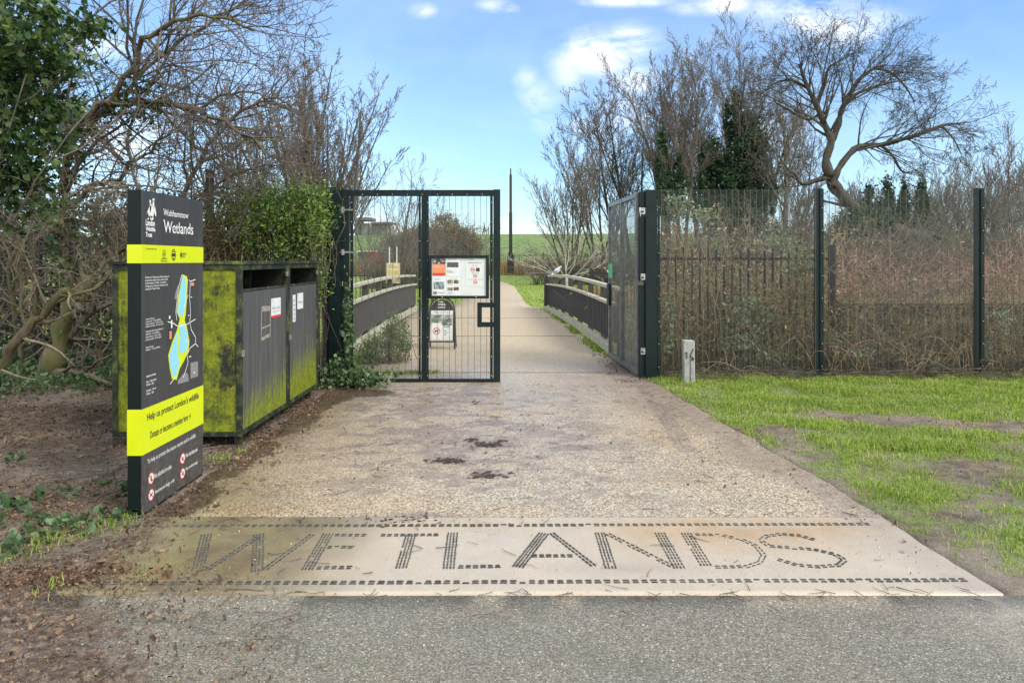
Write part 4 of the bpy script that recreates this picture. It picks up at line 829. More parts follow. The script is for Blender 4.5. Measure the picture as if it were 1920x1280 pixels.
for k in range(3):
    x0_ = W2(1578,9.72)+k*1.9; mb = MB(); rb = np.random.default_rng(60+k)
    for i in range(16): x_ = x0_+i*.118; mb.box((x_,9.72+.01*(i%2),.0),(x_+.075,9.74+.01*(i%2),.90-rb.uniform(0,.02)))
    mb.box((x0_,9.70,.90),(x0_+1.9,9.76,.935)); mb.build('board_panel', BROWNB, lb)
    mb = MB(); mb.box((x0_-.05,9.765,0),(x0_+.04,9.85,.98)); mb.build('post', BROWNB, lb)

# ------------------------------------------------------------------ vegetation helpers
def norm(v): return v/(np.linalg.norm(v)+1e-9)
def grow(rg, out, p, d, L, r, lvl, Q):
    m = Q['seg'][min(lvl,len(Q['seg'])-1)]; pts = [p]; rad = [r]; d = norm(d); wob = Q['wob'][min(lvl,len(Q['wob'])-1)]; up = Q['up'][min(lvl,len(Q['up'])-1)]
    tp = Q.get('taper',.35)
    for i in range(m):
        d = norm(d+rg.normal(size=3)*wob+np.array([0,0,up])/m); p = p+d*L/m; pts.append(p); rad.append(max(r*(1-(1-tp)*(i+1)/m), Q.get('rmin',.003)))
    out.setdefault(lvl,[]).append((np.array(pts),np.array(rad)))
    if lvl < Q['levels']-1: sprout(rg,out,np.array(pts),np.array(rad),L,lvl,Q)
def sprout(rg, out, pts, rad, L, lvl, Q, n_=None, start=None):
    k = n_ or Q['n'][lvl]; s0 = Q['start'][min(lvl,len(Q['start'])-1)] if start is None else start; m = len(pts)-1
    for j in range(k):
        t = s0+(1-s0)*(j+rg.uniform(.1,.9))/k; i = min(int(t*m),m-1); f_ = t*m-i; q = pts[i]*(1-f_)+pts[i+1]*f_; rr_ = rad[i]*(1-f_)+rad[i+1]*f_; dd = norm(pts[i+1]-pts[i])
        a = R(Q['ang'][min(lvl,len(Q['ang'])-1)])*rg.uniform(.7,1.3); s = norm(np.cross(dd,rg.normal(size=3))); nd = dd*math.cos(a)+s*math.sin(a)
        if 'sq' in Q: nd = nd*np.array([1,Q['sq'],1])
        LL = L*Q['lr'][min(lvl,len(Q['lr'])-1)]*rg.uniform(.6,1.2)*(1.15-.6*t)
        grow(rg,out,q,nd,LL,max(rr_*Q.get('rr',.6),Q.get('rmin',.003)),lvl+1,Q)
def emit(out, name_t, trunkmat, parent, twigmat, trunk_lv=1):
    mb = MB(); mc = MB(); ok = False
    for i, b in enumerate(out.pop(0, [])):
        MB().tubes([b], 8).build('trunk' if (i == 0 or name_t == 't') else 'limb', trunkmat, parent)
    for lv, brs in out.items():
        (mb if lv < trunk_lv else mc).tubes(brs, 8 if lv == 0 else (5 if lv == 1 else (4 if lv == 2 else 3)))
        if lv >= trunk_lv: ok = True
    if mb.b: mb.build('trunk', trunkmat, parent)
    if ok: mc.build('branches', twigmat, parent)
BARK = barkmat('bark_grey_brown',(.05,.042,.032),(.16,.135,.105)); BARKF = barkmat('bark_far',(.04,.037,.03),(.13,.12,.095),sc=6); TWIG = barkmat('twig_brown',(.075,.063,.05),(.20,.17,.13)); TWIGF = barkmat('twig_far',(.10,.085,.07),(.20,.17,.14),sc=5)
BARKM = barkmat('bark_mossy',(.06,.045,.03),(.20,.15,.10),(.11,.12,.035)); TWIGL = barkmat('twig_pale',(.14,.12,.08),(.33,.28,.19)); BARKP = barkmat('bark_pale',(.25,.24,.2),(.5,.48,.42))
IVYD = leafmat('ivy_dark',[(.016,.045,.012),(.035,.085,.022),(.065,.13,.03),(.15,.22,.05)],.35); IVYF = leafmat('ivy_far',[(.022,.055,.025),(.045,.10,.045),(.08,.15,.065)],.6)
PRIV = leafmat('privet_green',[(.05,.11,.018),(.11,.21,.03),(.20,.34,.05),(.34,.47,.09)],.45); HOLLY = leafmat('undergrowth_dark',[(.008,.014,.006),(.018,.03,.010),(.035,.05,.016)],.5)
BRML = leafmat('bramble_leaves',[(.20,.13,.06),(.36,.22,.11),(.18,.22,.06),(.56,.42,.26),(.27,.30,.09),(.66,.58,.42)],.6); IVYG = leafmat('ivy_ground',[(.03,.07,.022),(.06,.12,.04),(.11,.19,.07),(.22,.32,.17)],.55)
DEAD = leafmat('dead_leaves',[(.05,.026,.017),(.12,.062,.038),(.22,.125,.07),(.36,.25,.15)],.75,.1); SHRB = leafmat('shrub_green',[(.06,.12,.02),(.12,.21,.04),(.22,.33,.10)],.4)
GRS = leafmat('grass_blades',[(.09,.19,.02),(.21,.36,.03),(.38,.53,.06),(.53,.63,.13),(.64,.60,.30)],.5,.35)
def clusters(rg, n_, c, r, k=40, sp=.16, shell=.5):
    q = rg.normal(size=(k,3)); q /= np.linalg.norm(q,axis=1,keepdims=True); q *= (shell+(1-shell)*rg.uniform(0,1,(k,1)))**.6; q = q*np.array(r)+np.array(c)
    i = rg.integers(0,k,n_); return q[i]+rg.normal(size=(n_,3))*sp*np.array(r)/max(r)*rg.uniform(.4,1.2,(k,1))[i]
# --- background trees
QF = dict(levels=5,n=[14,8,6,4],seg=[9,8,6,5,4],wob=[.05,.06,.075,.09,.11],up=[.15,.55,.45,.35,.25],ang=[34,32,32,34],lr=[.52,.48,.48,.48],start=[.25,.18,.15,.1],rr=.55,rmin=.0075,taper=.22)
def bare_tree(px, pyb, pyt, d, label, r=.16, stems=1, spread=8, lean=0, seed=1, Q=None, group='bare trees beyond the railings', widen=1., name='bare_tree'):
    rg = np.random.default_rng(seed); Q = dict(QF, **(Q or {})); x_,_,_ = W(px,pyb,d); z_ = float(H(d)); ht = W(px,pyt,d)[2]-z_
    t_ = thing(name, (x_,d,z_), label, 'tree', group); out = {}
    for s in range(stems):
        a = R(rg.normal()*spread if stems > 1 else 0)+R(lean); b_ = R(rg.normal()*spread*.6 if stems > 1 else 0)
        if stems > 1: a = R(lean)+R(spread*(2*(s+.5)/stems-1)*1.5+rg.normal()*2)
        p_ = np.array([x_+rg.normal()*.12*(stems>1)*2,d+rg.normal()*.2*(stems>1),z_-.05]); L_ = ht*rg.uniform(.80,.92)*(1 if stems == 1 else rg.uniform(.8,1.0)*math.cos(a)**.5)
        grow(rg,out,p_,np.array([math.sin(a),math.sin(b_),math.cos(a)]),L_,r*(1 if stems == 1 else rg.uniform(.5,.8)),0,Q)
    if widen != 1:
        for lv in out: out[lv] = [(p_*1.,q_) for p_,q_ in out[lv]]
    emit(out,'t',BARKF,t_,TWIGF); return t_
lowQ = dict(levels=4,n=[10,6,5],seg=[7,5,4,3])
bare_tree(1130,495,215,42,'bare many-stemmed willow left of the ivied trees, leaning out towards the lamp post',r=.12,stems=7,spread=14,lean=-5,seed=11,Q=dict(levels=5,n=[9,6,4,3],ang=[24,26,30,34],rmin=.008))
bare_tree(1075,495,290,40,'bushy bare willow nearest the lamp post, its stems fanning low over the railings',r=.08,stems=9,spread=18,lean=-4,seed=18,Q=dict(levels=4,n=[9,6,4],ang=[24,26,30],rmin=.008))
bare_tree(1262,480,66,40,'tall bare twin-trunked tree with ivy round its lower trunk, left of the dark ivy mass',r=.22,stems=4,spread=11,lean=-1,seed=33,Q=dict(n=[15,9,6,4],start=[.30,.15,.12,.1],lr=[.44,.46,.46,.46],ang=[28,30,32,34],up=[.1,.45,.35,.25,.15]))
bare_tree(1195,485,140,44,'tall bare tree rising behind the open gate leaf, fan shaped crown',r=.18,stems=4,spread=9,lean=-7,seed=14,Q=dict(n=[10,7,5,4],up=[.1,.4,.3,.2,.1],rmin=.009))
bare_tree(1385,480,45,42,'tallest bare tree, its crown rising out of the dark ivy mass',r=.22,stems=5,spread=11,lean=1,seed=35,Q=dict(n=[15,9,6,4],start=[.32,.15,.12,.1],lr=[.44,.46,.46,.46],ang=[28,30,32,34],up=[.1,.4,.35,.25,.1]))
bare_tree(1462,470,130,38,'slender bare tree with a clean trunk between the ivy mass and the gnarled tree',r=.19,seed=16,lean=3,Q=dict(n=[12,7,6,4],start=[.42,.2,.15,.1]))
bare_tree(1325,480,85,45,'tall fine bare tree between the two ivied trees',r=.17,stems=3,spread=9,seed=36,Q=dict(n=[14,8,6,4],start=[.32,.15,.12,.1],lr=[.42,.46,.46,.46],up=[.1,.45,.35,.25,.15],ang=[28,30,32,34]))
bare_tree(1490,480,165,46,'fine bare tree half hidden behind the left side of the gnarled crown',r=.15,stems=3,spread=9,seed=37,Q=dict(n=[13,8,6,3],start=[.3,.15,.12,.1],lr=[.42,.46,.46,.46],up=[.1,.45,.35,.25,.15]))
i_ = 0
for px_,pt_,d_,lab in [(1610,330,36,'thin bare sapling behind the mesh left of the ivied stems'),(1505,330,33,'thin bare sapling left of the leaning trunk'),(1760,300,36,'thin bare sapling left of the right-hand fence post'),(1800,265,40,'bare sapling just left of the right-hand fence post, under the long bough tips'),(1865,290,34,'bare multi-stemmed sapling just right of the right-hand fence post'),(1895,235,38,'tallest bare sapling at the right edge of the picture'),(1930,285,36,'bare sapling cut by the right edge of the picture'),(1705,355,34,'short bare sapling among the ivied stems'),(1575,365,37,'bare sapling directly behind the leaning trunk'),(1650,350,39,'bare sapling behind the second ivied stem'),(1735,335,41,'bare sapling behind the last ivied stem'),(1780,330,33,'nearer low sapling beneath the long bough tips'),(1825,300,45,'distant sapling centred behind the farther fence post'),(1845,345,31,'low sapling right beside the farther fence post'),(1480,350,42,'bare sapling between the slender tree and the first fence post'),(1905,330,30,'lower nearer sapling at the right edge')]:
    bare_tree(px_,475,pt_,d_,lab,r=.05,stems=4,spread=6,seed=70+i_,Q=dict(levels=4,n=[11,6,4],ang=[22,28,34],up=[.2,.5,.4,.2],rmin=.008),group='bare saplings behind the mesh fence',name='bare_sapling'); i_ += 1
bare_tree(590,480,62,24,'fan-shaped bare tree with many upright trunks behind the light green hedge',r=.12,stems=18,spread=11,seed=26,Q=dict(levels=5,n=[16,7,5,3],lr=[.26,.42,.45,.45],ang=[26,28,30,34],up=[.25,.5,.35,.2,.1],wob=[.05,.08,.12,.15,.18],start=[.2,.15,.1,.1],rmin=.005),group='bare trees left of the gate')
bare_tree(612,480,150,26,'lower bare tree fanning out to the right just above the gate post',r=.09,stems=11,spread=15,lean=2,seed=27,Q=dict(levels=5,n=[10,6,4,3],lr=[.28,.42,.45,.45],ang=[26,28,30,34],up=[.2,.5,.35,.2,.1],rmin=.006),group='bare trees left of the gate')
bare_tree(440,480,100,27,'bare upright tree behind the arching hawthorn boughs',r=.12,stems=8,spread=10,seed=22,Q=dict(levels=5,n=[10,6,4,3],lr=[.35,.45,.45,.45],ang=[24,26,30,34],rmin=.006),group='bare trees left of the gate')
bare_tree(745,560,272,19,'sparse young tree seen through the left half of the closed gate leaf',r=.055,stems=5,spread=12,seed=23,Q=dict(levels=4,n=[7,5,4],ang=[32,34,38],up=[.1,.2,.2,.1],rmin=.004,lr=[.4,.5,.5]),group='bare trees left of the gate')
bare_tree(815,545,330,24,'sparse young tree seen through the right half of the closed gate leaf',r=.05,stems=2,spread=10,seed=24,Q=dict(levels=4,n=[7,5,4],ang=[35,35,38],rmin=.005,lr=[.4,.5,.5]),group='bare trees left of the gate')
# pale small tree at the bridge end
rg = np.random.default_rng(31); x_,_,_ = W(1063,560,23.5); z_ = float(H(23.5)); pt = thing('young_tree',(x_,23.5,z_),'small pale barked tree with spreading bare branches beyond the right bridge parapet','tree'); out = {}
grow(rg,out,np.array([x_,23.5,z_]),np.array([.02,0,1]),.95,.055,0,dict(levels=1,n=[0],seg=[4],wob=[.04],up=[0],ang=[0],lr=[1],start=[0],taper=.8))
top = out[0][0][0][-1]
for a_,l_ in [(-72,1.9),(-55,1.8),(-30,1.3),(-12,1.5),(8,1.3),(25,1.5),(42,1.5),(58,1.9),(70,2.2),(80,2.0)]:
    o2 = {}; grow(rg,o2,top-np.array([0,0,rg.uniform(0,.3)]),np.array([math.sin(R(a_)),rg.normal()*.35,math.cos(R(a_))]),l_*1.0,.022,1,dict(levels=4,n=[0,6,5],seg=[5,6,5,4],wob=[.1,.11,.15,.2],up=[0,.3,.2,.1],ang=[0,34,38],lr=[1,.45,.5],start=[.1,.25,.2],rmin=.0045,rr=.6))
    for k,v in o2.items(): out.setdefault(k,[]).extend(v)
emit(out,'t',BARKP,pt,BARKP)
# gnarled leaning tree, traced limbs
DG_ = 30.
BARKG = barkmat('bark_gnarled',(.022,.02,.016),(.12,.105,.08),sc=5)
gt = thing('gnarled_tree',(W(1690,0,DG_)[0],DG_,0),'big gnarled bare tree leaning left, with one long bough reaching right over the fence','tree'); rg = np.random.default_rng(41); out = {}
def limb(pts, r0, r1, d, lv=0, out=None, dy=0, sm=3):
    q = np.array([W(a,b,d) for a,b in pts]); q[:,1] += np.linspace(0,dy,len(q)); m = len(q); t = np.linspace(0,m-1,(m-1)*sm+1); Q_ = []
    for tt in t:      # catmull-rom
        i = min(int(tt),m-2); f_ = tt-i; p0,p1,p2,p3 = q[max(i-1,0)],q[i],q[i+1],q[min(i+2,m-1)]
        Q_.append(.5*((2*p1)+(-p0+p2)*f_+(2*p0-5*p1+4*p2-p3)*f_**2+(-p0+3*p1-3*p2+p3)*f_**3))
    Q_ = np.array(Q_); r = np.linspace(r0,r1,len(Q_))*(1+.13*np.sin(np.arange(len(Q_))*2.3+pts[0][0])+.08*np.sin(np.arange(len(Q_))*5.1+pts[0][1])); out.setdefault(lv,[]).append((Q_,r)); return Q_, r
QG = dict(levels=6,n=[0,7,7,6,5],seg=[8,8,7,6,5,4],wob=[.1,.10,.11,.12,.14,.14],up=[0,.20,.22,.12,.05,-.05],ang=[0,42,40,40,42],lr=[1,.5,.52,.52,.5],start=[.2,.2,.15,.1],rr=.55,rmin=.005,taper=.3)
for pts,r0,r1,nn,LL in [([(1740,452),(1690,436),(1650,422),(1618,402),(1588,372),(1566,345),(1555,322)],.33,.23,3,1.4),
    ([(1556,330),(1548,300),(1558,265),(1545,235),(1530,200),(1512,165),(1502,140),(1496,122)],.21,.045,26,3.2),
    ([(1558,268),(1572,235),(1578,210),(1592,180),(1612,150),(1640,128),(1665,120)],.15,.04,20,3.0),
    ([(1560,350),(1568,325),(1585,298),(1610,275),(1650,272),(1690,262),(1730,250),(1765,235),(1800,232)],.165,.04,28,2.7),
    ([(1650,272),(1672,290),(1690,320),(1710,325)],.07,.03,6,1.3),
    ([(1556,332),(1530,338),(1505,345),(1492,325),(1478,315),(1462,290)],.12,.03,9,1.8),
    ([(1535,215),(1515,225),(1490,215),(1470,205),(1450,195)],.07,.03,10,1.7),
    ([(1578,205),(1600,180),(1635,165),(1670,155),(1700,150)],.08,.03,11,2.0),
    ([(1530,200),(1545,160),(1552,130),(1568,118)],.09,.035,11,2.1),
    ([(1512,165),(1485,150),(1455,155),(1430,175)],.06,.025,10,2.0),
    ([(1640,128),(1670,135),(1700,160),(1720,190)],.06,.025,12,2.2),
    ([(1765,235),(1785,262),(1795,290)],.045,.02,9,1.4),
    ([(1690,436),(1740,438),(1790,455),(1835,468)],.16,.06,8,1.6)]:
    q,r_ = limb(pts,r0,r1,DG_,0,out,dy=rg.uniform(-.25,.25)); sprout(rg,out,q,r_,LL*1.22/.5,1,dict(QG,n=[0,8,6,5,4],rr=.34,up=[0,.15,.12,.05,-.02,-.1]),n_=nn,start=.3)
emit(out,'limbs',BARKG,gt,BARKF)
# ivy masses
def ivy_mass(lab, cs, d, n_, size, mm=IVYF, sd=0, group='ivy columns on trunks', nm='ivy_clad_tree', stem=True):
    rg = np.random.default_rng(900+sd); c0 = cs[0]; base = W(cs[0][0],HY,d); t_ = thing(nm,(base[0],d,float(H(d))),lab,'ivy',group)
    tot_ = sum(c[2]*c[3] for c in cs); pts = []
    for px_,py_,sx,sy in cs:
        c = W(px_,py_,d); pts.append(clusters(rg,int(n_*sx*sy/tot_),c,(sx/F*d,sx/F*d*.7,sy/F*d),k=int(12+sx*sy/60),sp=.26,shell=.3))
    MB().leaves(np.vstack(pts),size,rg,'leaf').build('foliage',mm,t_)
    if stem: top_ = min(c[1]-c[3]*.6 for c in cs); cxm = min(cs,key=lambda c:c[1])[0]; MB().tubes([(np.array([(W(cs[0][0],0,d)[0],d,float(H(d))),W((cs[0][0]+cxm)/2,430,d),W(cxm,top_,d)]),np.array([.16,.12,.05]))],7).build('trunk',BARKF,t_)
    return t_
ivy_mass('large dark ivy mass climbing the tallest bare tree to a point',[(1380,350,58,95),(1340,350,42,80),(1412,310,34,75),(1376,225,20,50),(1400,245,28,45),(1335,290,26,25),(1378,190,9,24),(1430,370,34,60),(1370,400,72,50),(1395,430,70,30)],40,30000,.115,sd=1)
ivy_mass('ivy column round the twin trunks left of the large ivy mass',[(1245,320,16,50),(1268,330,16,42),(1240,275,8,24),(1258,370,28,40)],38.5,7000,.12,sd=2)
for k_,(px_,py_,sx,sy,lab) in enumerate([(1627,395,14,36,'low dark ivied stem, leftmost of the four beside the leaning trunk'),(1662,385,17,38,'bushiest of the four ivied stems beside the leaning trunk'),(1694,390,11,42,'narrow ivied stem, third of the four beside the leaning trunk'),(1728,385,14,40,'ivied stem leaning right, last of the four beside the leaning trunk')]):
    ivy_mass(lab,[(px_,py_,sx,sy),(px_+2,py_-sy*.8,sx*.4,sy*.4),(px_,420,sx*1.4,22)],31,2200,.09,sd=5+k_)
ivy_mass('dense dark ivy and scrub wrapped round the foot of the leaning trunk',[(1615,425,30,32),(1645,432,32,30),(1590,440,30,28),(1670,450,45,20)],29.2,9000,.09,sd=12,stem=False,nm='ivy_thicket')

# --- scrub masses beyond the mesh fence (each a shrub)
def scrub(px0, px1, pyt, d, lab, n_, mm, seed, leafn=0, lm=None, r=.009, tall=1., name='bare_shrub', group='scrub behind the mesh fence', arch=.6, base=0, lsz=.05):
    rg = np.random.default_rng(seed); x0_,x1_ = W(px0,0,d)[0],W(px1,0,d)[0]; z_ = float(H(d)); ht = W(0,pyt,d)[2]-z_
    t_ = thing(name,((x0_+x1_)/2,d,z_),lab,'shrub',group); br = []; tips = []
    for i in range(n_):
        p_ = np.array([rg.uniform(x0_,x1_),d+rg.normal()*.35*min(1,d/15),z_+base]); h_ = ht*rg.uniform(.5,1.05)*tall; a = rg.normal()*.35; m = 6; dd = norm(np.array([a,rg.normal()*.3,1])); L_ = h_*1.2; P_ = [p_]
        for k in range(m): dd = norm(dd+rg.normal(size=3)*.16+np.array([a*.25,0,-arch*rg.uniform(0,.35)])); p_ = p_+dd*L_/m; P_.append(p_)
        P_ = np.array(P_); P_[:,2] = np.maximum(P_[:,2],z_+.02)
        if d < 13: P_[:,1] = np.maximum(P_[:,1],9.28); P_[:,0] = np.maximum(P_[:,0],max(1.93,x0_-.3)); P_[:,0] = np.minimum(P_[:,0],x1_+.3)
        br.append((P_,np.linspace(r,r*.4,m+1))); tips.append(P_[2:])
        for j in range(3):
            k = rg.integers(1,m); q = P_[k]; dd2 = norm(np.array([rg.normal(),rg.normal()*.5,rg.uniform(-.2,1)])); LL = L_*.28*rg.uniform(.5,1.2); Z = [q]
            for k2 in range(3): dd2 = norm(dd2+rg.normal(size=3)*.25); q = q+dd2*LL/3; q = np.array([max(q[0],1.93),max(q[1],9.26),max(q[2],.02)]) if d < 13 else q; Z.append(q)
            br.append((np.array(Z),np.linspace(r*.55,r*.3,4))); tips.append(np.array(Z[1:]))
    MB().tubes(br,3).build('branches',mm,t_)
    if leafn:
        T = np.vstack(tips); i = rg.integers(0,len(T),leafn); MB().leaves(T[i]+rg.normal(size=(leafn,3))*.035,lsz,rg,'leaf').build('foliage',lm or BRML,t_)
    return t_
REDT = barkmat('twig_red',(.32,.17,.14),(.54,.33,.28)); TANT = barkmat('twig_tan',(.26,.18,.11),(.56,.42,.29)); REED = leafmat('reed_straw',[(.22,.13,.06),(.38,.26,.12),(.5,.38,.2)],.8,.3)
scrub(1245,1400,432,10.0,'tan leafy bramble thicket behind the mesh, next to the right gate post',95,TANT,101,9500,BRML,r=.0055,lsz=.026)
scrub(1390,1545,445,10.0,'greenish bramble thicket behind the mesh, ending at the nearer fence post',90,TANT,102,9500,BRML,r=.0055,lsz=.026)
scrub(1540,1700,500,9.85,'dry bramble thicket over the low boards, just right of the nearer fence post',120,TANT,103,3000,BRML,r=.0055,lsz=.022)
scrub(1690,1845,505,9.85,'dry bramble thicket over the low boards, just left of the farther fence post',120,TANT,104,3000,BRML,r=.0055,lsz=.022)
scrub(1840,2010,500,9.85,'dry bramble thicket right of the farther fence post',120,TANT,105,2800,BRML,r=.0055,lsz=.022)
scrub(1250,1420,425,14,'brown twiggy shrub behind the railings, below the large ivy mass',120,TWIG,106,1200,BRML,r=.008)
scrub(1400,1540,430,15,'brown twiggy shrub behind the railings, below the slender bare tree',100,TWIG,107,1200,BRML,r=.008)
scrub(1520,1720,440,19,'reddish dogwood shrub behind the mesh, left of the farther fence post',220,REDT,108,0,None,r=.009)
scrub(1700,1850,452,18,'grey brown shrub behind the mesh, by the farther fence post',130,TWIG,109,300,BRML,r=.009)
scrub(1830,2020,438,20,'pinkish red dogwood shrub right of the farther fence post',230,REDT,110,0,None,r=.009)
scrub(1480,1750,408,27,'broad grey twiggy thicket in front of the leaning trunk',850,TWIGF,111,0,None,r=.012)
scrub(1730,2050,412,28,'broad grey twiggy thicket behind the farther fence post',850,TWIGF,112,0,None,r=.012)
scrub(1230,1500,395,30,'broad brown thicket at the foot of the ivied trees',800,TWIGF,113,0,None,r=.013)
scrub(1000,1240,440,38,'brown thicket at the foot of the willows',480,TWIGF,114,0,None,r=.014)
scrub(690,800,430,34,'brown twiggy thicket seen through the left half of the gate',300,TWIGF,115,0,None,r=.012,group='scrub seen through the gate')
scrub(1420,2100,438,58,'long low brown hedgerow at the foot of the embankment behind the mesh fence',700,TWIGF,116,0,None,r=.02)
# pale leaved bramble sprays close to the mesh, and canes arching over the grass in front of it
BRG = leafmat('bramble_green',[(.14,.20,.08),(.32,.40,.22),(.58,.63,.48),(.22,.26,.09)],.5)
for k_,(cs_,lab_) in enumerate([([(1258,585,16,30),(1250,630,12,40)],'bramble spray with pale leaves against the right gate post'),([(1405,575,34,18),(1440,590,22,16),(1385,600,22,14)],'bramble spray with the palest leaves, midway between gate post and first fence post'),([(1400,640,40,26),(1440,680,36,20)],'low green bramble spray near the ground between marker post and first fence post'),([(1275,385,30,22),(1320,405,30,18)],'high bramble spray topping the thicket beside the right gate post'),([(1610,665,26,14),(1560,640,14,16)],'bramble spray arching beside the first fence post, level with the marker post'),([(1760,690,26,14),(1740,672,14,10)],'low bramble spray left of the farther fence post'),([(1500,500,36,34),(1460,450,30,20)],'yellowing bramble spray through the railings by the first fence post'),([(1850,660,12,40),(1880,600,16,20)],'thin bramble spray climbing beside the farther fence post')]):
    rg_ = np.random.default_rng(700+k_); dd_ = 9.42; t__ = thing('bramble_spray',(W(cs_[0][0],0,dd_)[0],dd_,0),lab_,'bramble','bramble sprays close to the mesh')
    pp_ = np.vstack([clusters(rg_,int(sx*sy*.30),W(px_,py_,dd_),(sx/F*dd_,.10,sy/F*dd_),14,.08,.2) for px_,py_,sx,sy in cs_]); pp_[:,1] = np.maximum(pp_[:,1],9.24); pp_[:,2] = np.maximum(pp_[:,2],.04)
    MB().leaves(pp_,.036,rg_,'leaf').build('foliage',BRG,t__)
    bb_ = []
    for j in range(9):
        e = pp_[rg_.integers(0,len(pp_))]; b0 = np.array([e[0]+rg_.normal()*.35,9.45,0.0]); m1 = b0*.35+e*.65+np.array([rg_.normal()*.08,0,.22]); m0 = b0*.7+e*.3+np.array([0,0,.22]); bb_.append((np.array([b0,m0,m1,e,e+np.array([rg_.normal()*.12,0,-.1])]),np.array([.006,.0055,.005,.0035,.002])))
    MB().tubes(bb_,5).build('canes',TANT,t__)
for k_,(x0c,x1c,lab_) in enumerate([(1530,1640,'dry brown bramble canes arching over the grass at the first fence post'),(1690,1790,'dry bramble canes sprawling on the grass left of the farther fence post'),(1300,1420,'few thin dead canes leaning on the mesh right of the marker post'),(1800,1905,'dead canes sprawling at the foot of the farther fence post')]):
    rg_ = np.random.default_rng(760+k_); bb_ = []; xa, xb = W(x0c,0,9.1)[0],W(x1c,0,9.1)[0]
    for j in range(13):
        x0c_ = rg_.uniform(xa,xb); sp__ = rg_.normal()*.35; h_ = rg_.uniform(.1,.55)*(1 if k_ != 2 else .8); tt = np.linspace(0,1,7); P__ = np.stack([x0c_+sp__*tt+rg_.normal(size=7)*.01, 9.16-.22*np.sin(tt*3.14)*rg_.uniform(.1,1)-.0*tt, .01+h_*np.sin(tt*rg_.uniform(1.8,3.0))+rg_.normal(size=7)*.01],1); P__[:,1] = np.minimum(P__[:,1],9.17); P__[:,2] = np.maximum(P__[:,2],.01); bb_.append((P__,np.linspace(.0032,.0013,7)))
    tag(MB().tubes(bb_,4).build('dead_canes',TANT),lab_,'dead canes','dead canes in front of the mesh')
scrub(745,895,398,64,'brown twiggy bush showing through and around the round tree, over the notice board',420,TWIGF,117,0,None,r=.02,group='scrub seen through the gate')
# rounded bushy tree on the embankment seen through the gate
rg = np.random.default_rng(120); d_ = 66; t_ = thing('round_tree',(W(845,0,d_)[0],d_,.6),'round brown-green tree in front of the embankment, above the notice board','tree')
TB = leafmat('tree_budding',[(.16,.14,.06),(.25,.22,.10),(.32,.27,.13),(.36,.28,.18)],.8)
pts = np.vstack([clusters(rg,int(9000*a),W(px_,py_,d_),(sx/F*d_*1.15,sx/F*d_,sy/F*d_*1.2),90,.28,.2) for px_,py_,sx,sy,a in [(835,438,34,32,.6),(862,448,34,24,.5),(808,452,34,26,.45),(882,462,20,14,.25),(775,450,30,22,.3),(745,462,30,16,.2)]])
MB().leaves(pts,.11,rg,'leaf').build('crown',TB,t_); MB().tubes([(np.array([W(840,505,d_),W(838,460,d_),W(842,425,d_)]),np.array([.3,.2,.08]))],6).build('trunk',BARKF,t_)
# dry reeds along far railings: stuff
rg = np.random.default_rng(130); N = 9000; X = rg.uniform(-22,16,N); Y = 54+rg.normal(size=N)*1.2; pts = np.stack([X,Y,H(Y)],1)
def blades(mb, pts, hgt, wd, rg, lean=.35):
    N = len(pts); a = rg.uniform(0,2*math.pi,N); h = hgt*rg.uniform(.5,1.2,N); sx, sy = np.cos(a)*wd/2, np.sin(a)*wd/2; b = rg.uniform(0,2*math.pi,N); l = h*np.abs(rg.normal(size=N))*lean
    dx, dy = np.cos(b)*l, np.sin(b)*l; z0 = np.zeros(N)
    v = np.stack([pts+np.stack([-sx,-sy,z0-.01],1),pts+np.stack([sx,sy,z0-.01],1),pts+np.stack([sx*.7+dx*.35,sy*.7+dy*.35,h*.6],1),pts+np.stack([-sx*.7+dx*.35,-sy*.7+dy*.35,h*.6],1),pts+np.stack([dx,dy,h*np.clip(1-(l/h)**2*.4,.4,1)],1)],1)
    i = np.arange(N)[:,None]*5; mb.raw(v.reshape(-1,3),np.hstack([i,i+1,i+2,i+3])); base = mb.n-N*5
    mb.b.append((np.zeros((0,3)),np.hstack([i+3,i+2,i+4])+base,False))
mb = MB(); blades(mb,pts,1.1,.07,rg,.2); kind(mb.build('dry_reeds',REED),'stuff')
X = rg.uniform(1.2,9,3500); Y = 24+rg.normal(size=3500)*1.0; mb = MB(); blades(mb,np.stack([X,Y,H(Y)],1),.55,.03,rg,.3); kind(mb.build('tall_grass',REED),'stuff')

# --- lamp column, building, shed
lx, ly = (957.5-CX)/F*50, 50.; zb_ = W(0,505,50)[2]; lc = thing('lamp_column',(lx,ly,zb_-.4),'tall dark column rising alone from a black box at the bend of the path','column')
mb = MB(); z = lambda py: W(0,py,50)[2]; mb.lathe((lx,ly,0),[(.12,z(478)),(.12,z(400)),(.095,z(398)),(.09,z(330)),(.05,z(326)),(.04,z(316)),(.0,z(315))],10); mb.build('pole',BLACKP,lc)
mb = MB(); mb.box((lx-.24,ly-.24,z(512)),(lx+.24,ly+.24,z(478))); mb.box((lx-.17,ly-.17,z(478)),(lx+.17,ly+.17,z(473))); mb.build('base_box',BLACKP,lc,bevel=.03)
bd = thing('reservoir_building',(-20,103,5),'distant white building with dark portal frame on the embankment, left half of the gate','building'); zz = lambda py: W(0,py,104)[2]; xx = lambda px: (px-CX)/F*104
DKC = mat('dark_cladding',lambda n:{'Base Color':n.mix(n.noise(.5,4,.6,n.pos()),(.10,.11,.11),(.17,.175,.17))},rough=.7); WHC = mat('white_cladding',lambda n:{'Base Color':n.mix(n.noise(.3,4,.6,n.pos()),(.62,.64,.66),(.75,.76,.78))},rough=.6)
